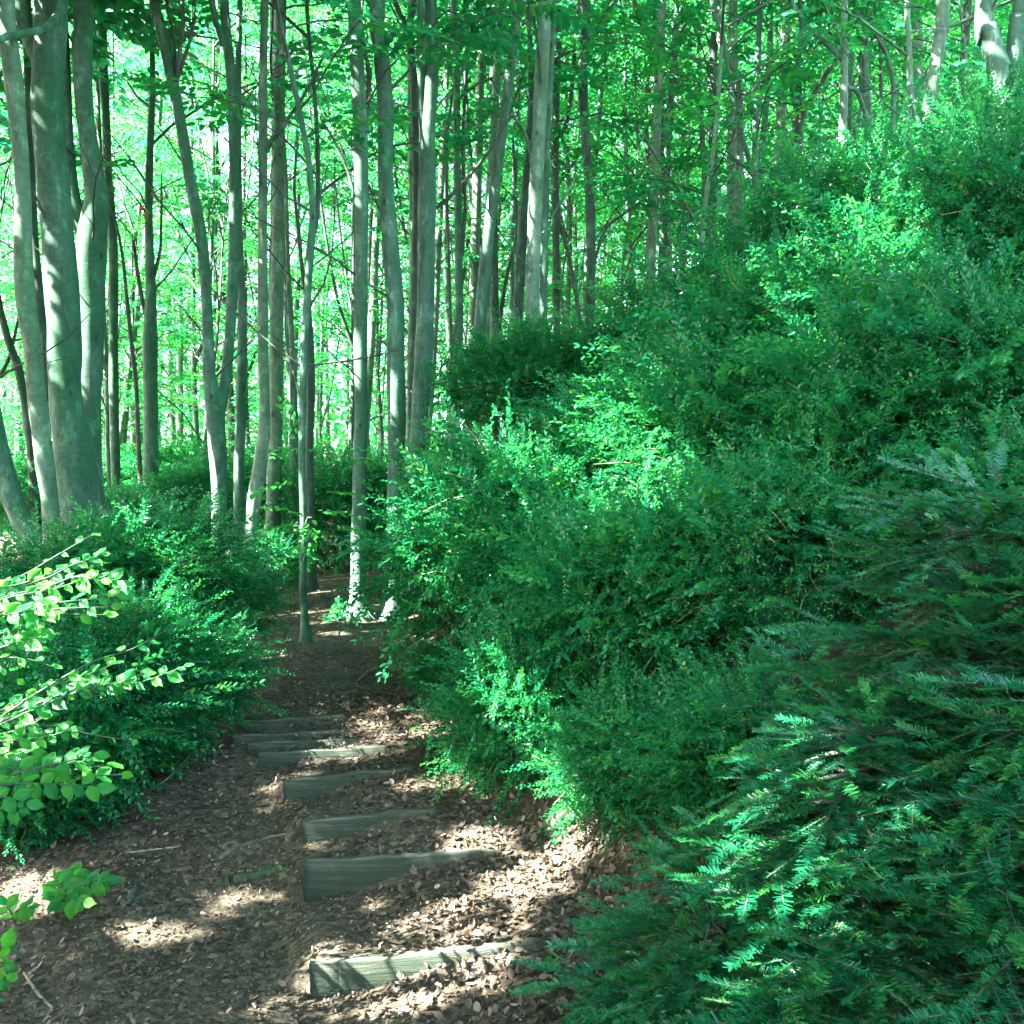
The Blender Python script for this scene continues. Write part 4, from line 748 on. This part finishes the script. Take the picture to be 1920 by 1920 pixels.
sh = [([(-60, 1150), (20, 1120), (100, 1105), (170, 1085), (225, 1095)], 3.0, 3.1, 13), ([(-60, 1110), (40, 1095), (120, 1065), (190, 1040)], 3.15, 3.3, 11), ([(-60, 1160), (30, 1150), (110, 1130), (220, 1120)], 2.9, 2.95, 12),
      ([(-70, 1235), (0, 1215), (45, 1200), (85, 1195)], 2.9, 2.95, 8), ([(-70, 1200), (-10, 1190), (40, 1180), (75, 1185)], 3.05, 3.1, 7),
      ([(-80, 1400), (20, 1350), (110, 1310), (190, 1285), (260, 1280), (345, 1250)], 2.9, 3.1, 17), ([(-60, 1350), (20, 1325), (90, 1290), (150, 1270), (215, 1245)], 3.1, 3.25, 12),
      ([(-70, 1400), (0, 1390), (70, 1385), (130, 1370)], 2.95, 3.0, 9), ([(-80, 1450), (0, 1440), (80, 1440), (170, 1425)], 2.85, 2.9, 11), ([(-60, 1480), (30, 1470), (110, 1470), (180, 1475)], 2.8, 2.85, 10), ([(-60, 1420), (10, 1415), (60, 1410)], 3.0, 3.0, 7), ([(-50, 1530), (-10, 1520), (35, 1522)], 2.8, 2.8, 4),
      ([(-60, 1500), (0, 1495), (50, 1505)], 2.7, 2.7, 5)]
ms = [([b0 - [0, 0, .1], b0 + [.03, 0, .5], b0 + [.0, .02, 1.0], b0 + [-.05, .05, 1.7], b0 + [-.1, .05, 2.2]], .016)]
for s in sh: P0 = unproj(*s[0][0], s[1]); zz = max(g + .2, P0[2] - .12); ms.append(([[bx, by, zz], (np.array([bx, by, zz]) + P0) / 2 + [0, 0, .03], P0], .006))
sapling('leafy beech sapling reaching in from the left edge with bright broad leaves', b0, sh, .052, ms)
p = hit(128, 1715)
sapling('tiny bright green seedling on the litter at the lower left', p, [([(128, 1712), (126, 1690), (120, 1665), (108, 1650)], p[1], p[1] - .03, 5), ([(126, 1690), (150, 1668), (180, 1658), (196, 1655)], p[1], p[1] - .02, 5), ([(126, 1690), (140, 1690), (160, 1692)], p[1], p[1] - .12, 4), ([(120, 1665), (130, 1650), (135, 1640)], p[1], p[1] + .06, 3), ([(126, 1690), (110, 1688), (95, 1680)], p[1], p[1] - .05, 3)], .075, name='beech_seedling')
p = hit(30, 1735)
sapling('small green seedling at the very left edge, beside the bright seedling', p, [([(30, 1735), (20, 1710), (10, 1697)], p[1], p[1] - .03, 4), ([(25, 1712), (45, 1702), (60, 1700)], p[1], p[1] - .02, 4)], .06, name='beech_seedling')
p = hit(-20, 1890)
sapling('green leaved shoot at the left edge low down, beside the branched twig', p, [([(-20, 1890), (-15, 1850), (-8, 1820), (8, 1800)], p[1], p[1] - .05, 5), ([(-15, 1850), (0, 1838), (18, 1835)], p[1], p[1] - .06, 3), ([(-18, 1870), (-5, 1790), (10, 1775)], p[1], p[1] - .02, 4)], .065, name='beech_seedling')

# ivy round the foot of the path beech
r = np.random.default_rng(31); c = np.array([unproj(671, 1157, 9)[0], 9.0, 0]); c[2] = float(ground(c[0], c[1])); t = thing('ivy', 'dark ivy creeping round the foot of the beech in the middle of the path', 'ivy', c)
lv = Leaves(); tb = Tubes(); n = 190; a = r.normal(3.6, .9, n); rr = .1 + np.abs(r.normal(0, .08, n)); hz = np.maximum(0, .28 - rr * 1.4) * r.random(n) * 1.3; X = c[0] + rr * np.cos(a) - .05; Y = c[1] + rr * np.sin(a) - .05
P = np.stack([X, Y, ground(X, Y) + hz + .015], -1); T = np.stack([np.cos(a), np.sin(a), -.3 + 0 * a], -1) + r.normal(0, .4, (n, 3)); N = np.stack([np.cos(a), np.sin(a), 1 + 0 * a], -1) + r.normal(0, .3, (n, 3))
lv.add(P, T, N, r.uniform(.028, .045, n), r.uniform(.025, .04, n))
for k in range(8):
    a = k * .8; tb.add(np.array([[c[0] + q * math.cos(a), c[1] + q * math.sin(a), float(ground(c[0] + q * math.cos(a), c[1] + q * math.sin(a))) + .012 + max(0, .2 - q)] for q in (.1, .16, .24, .34)]), [.004, .004, .003, .002], 4)
lv.obj('leaves', M['box'], t); tb.obj('stems', M['twig'], t)
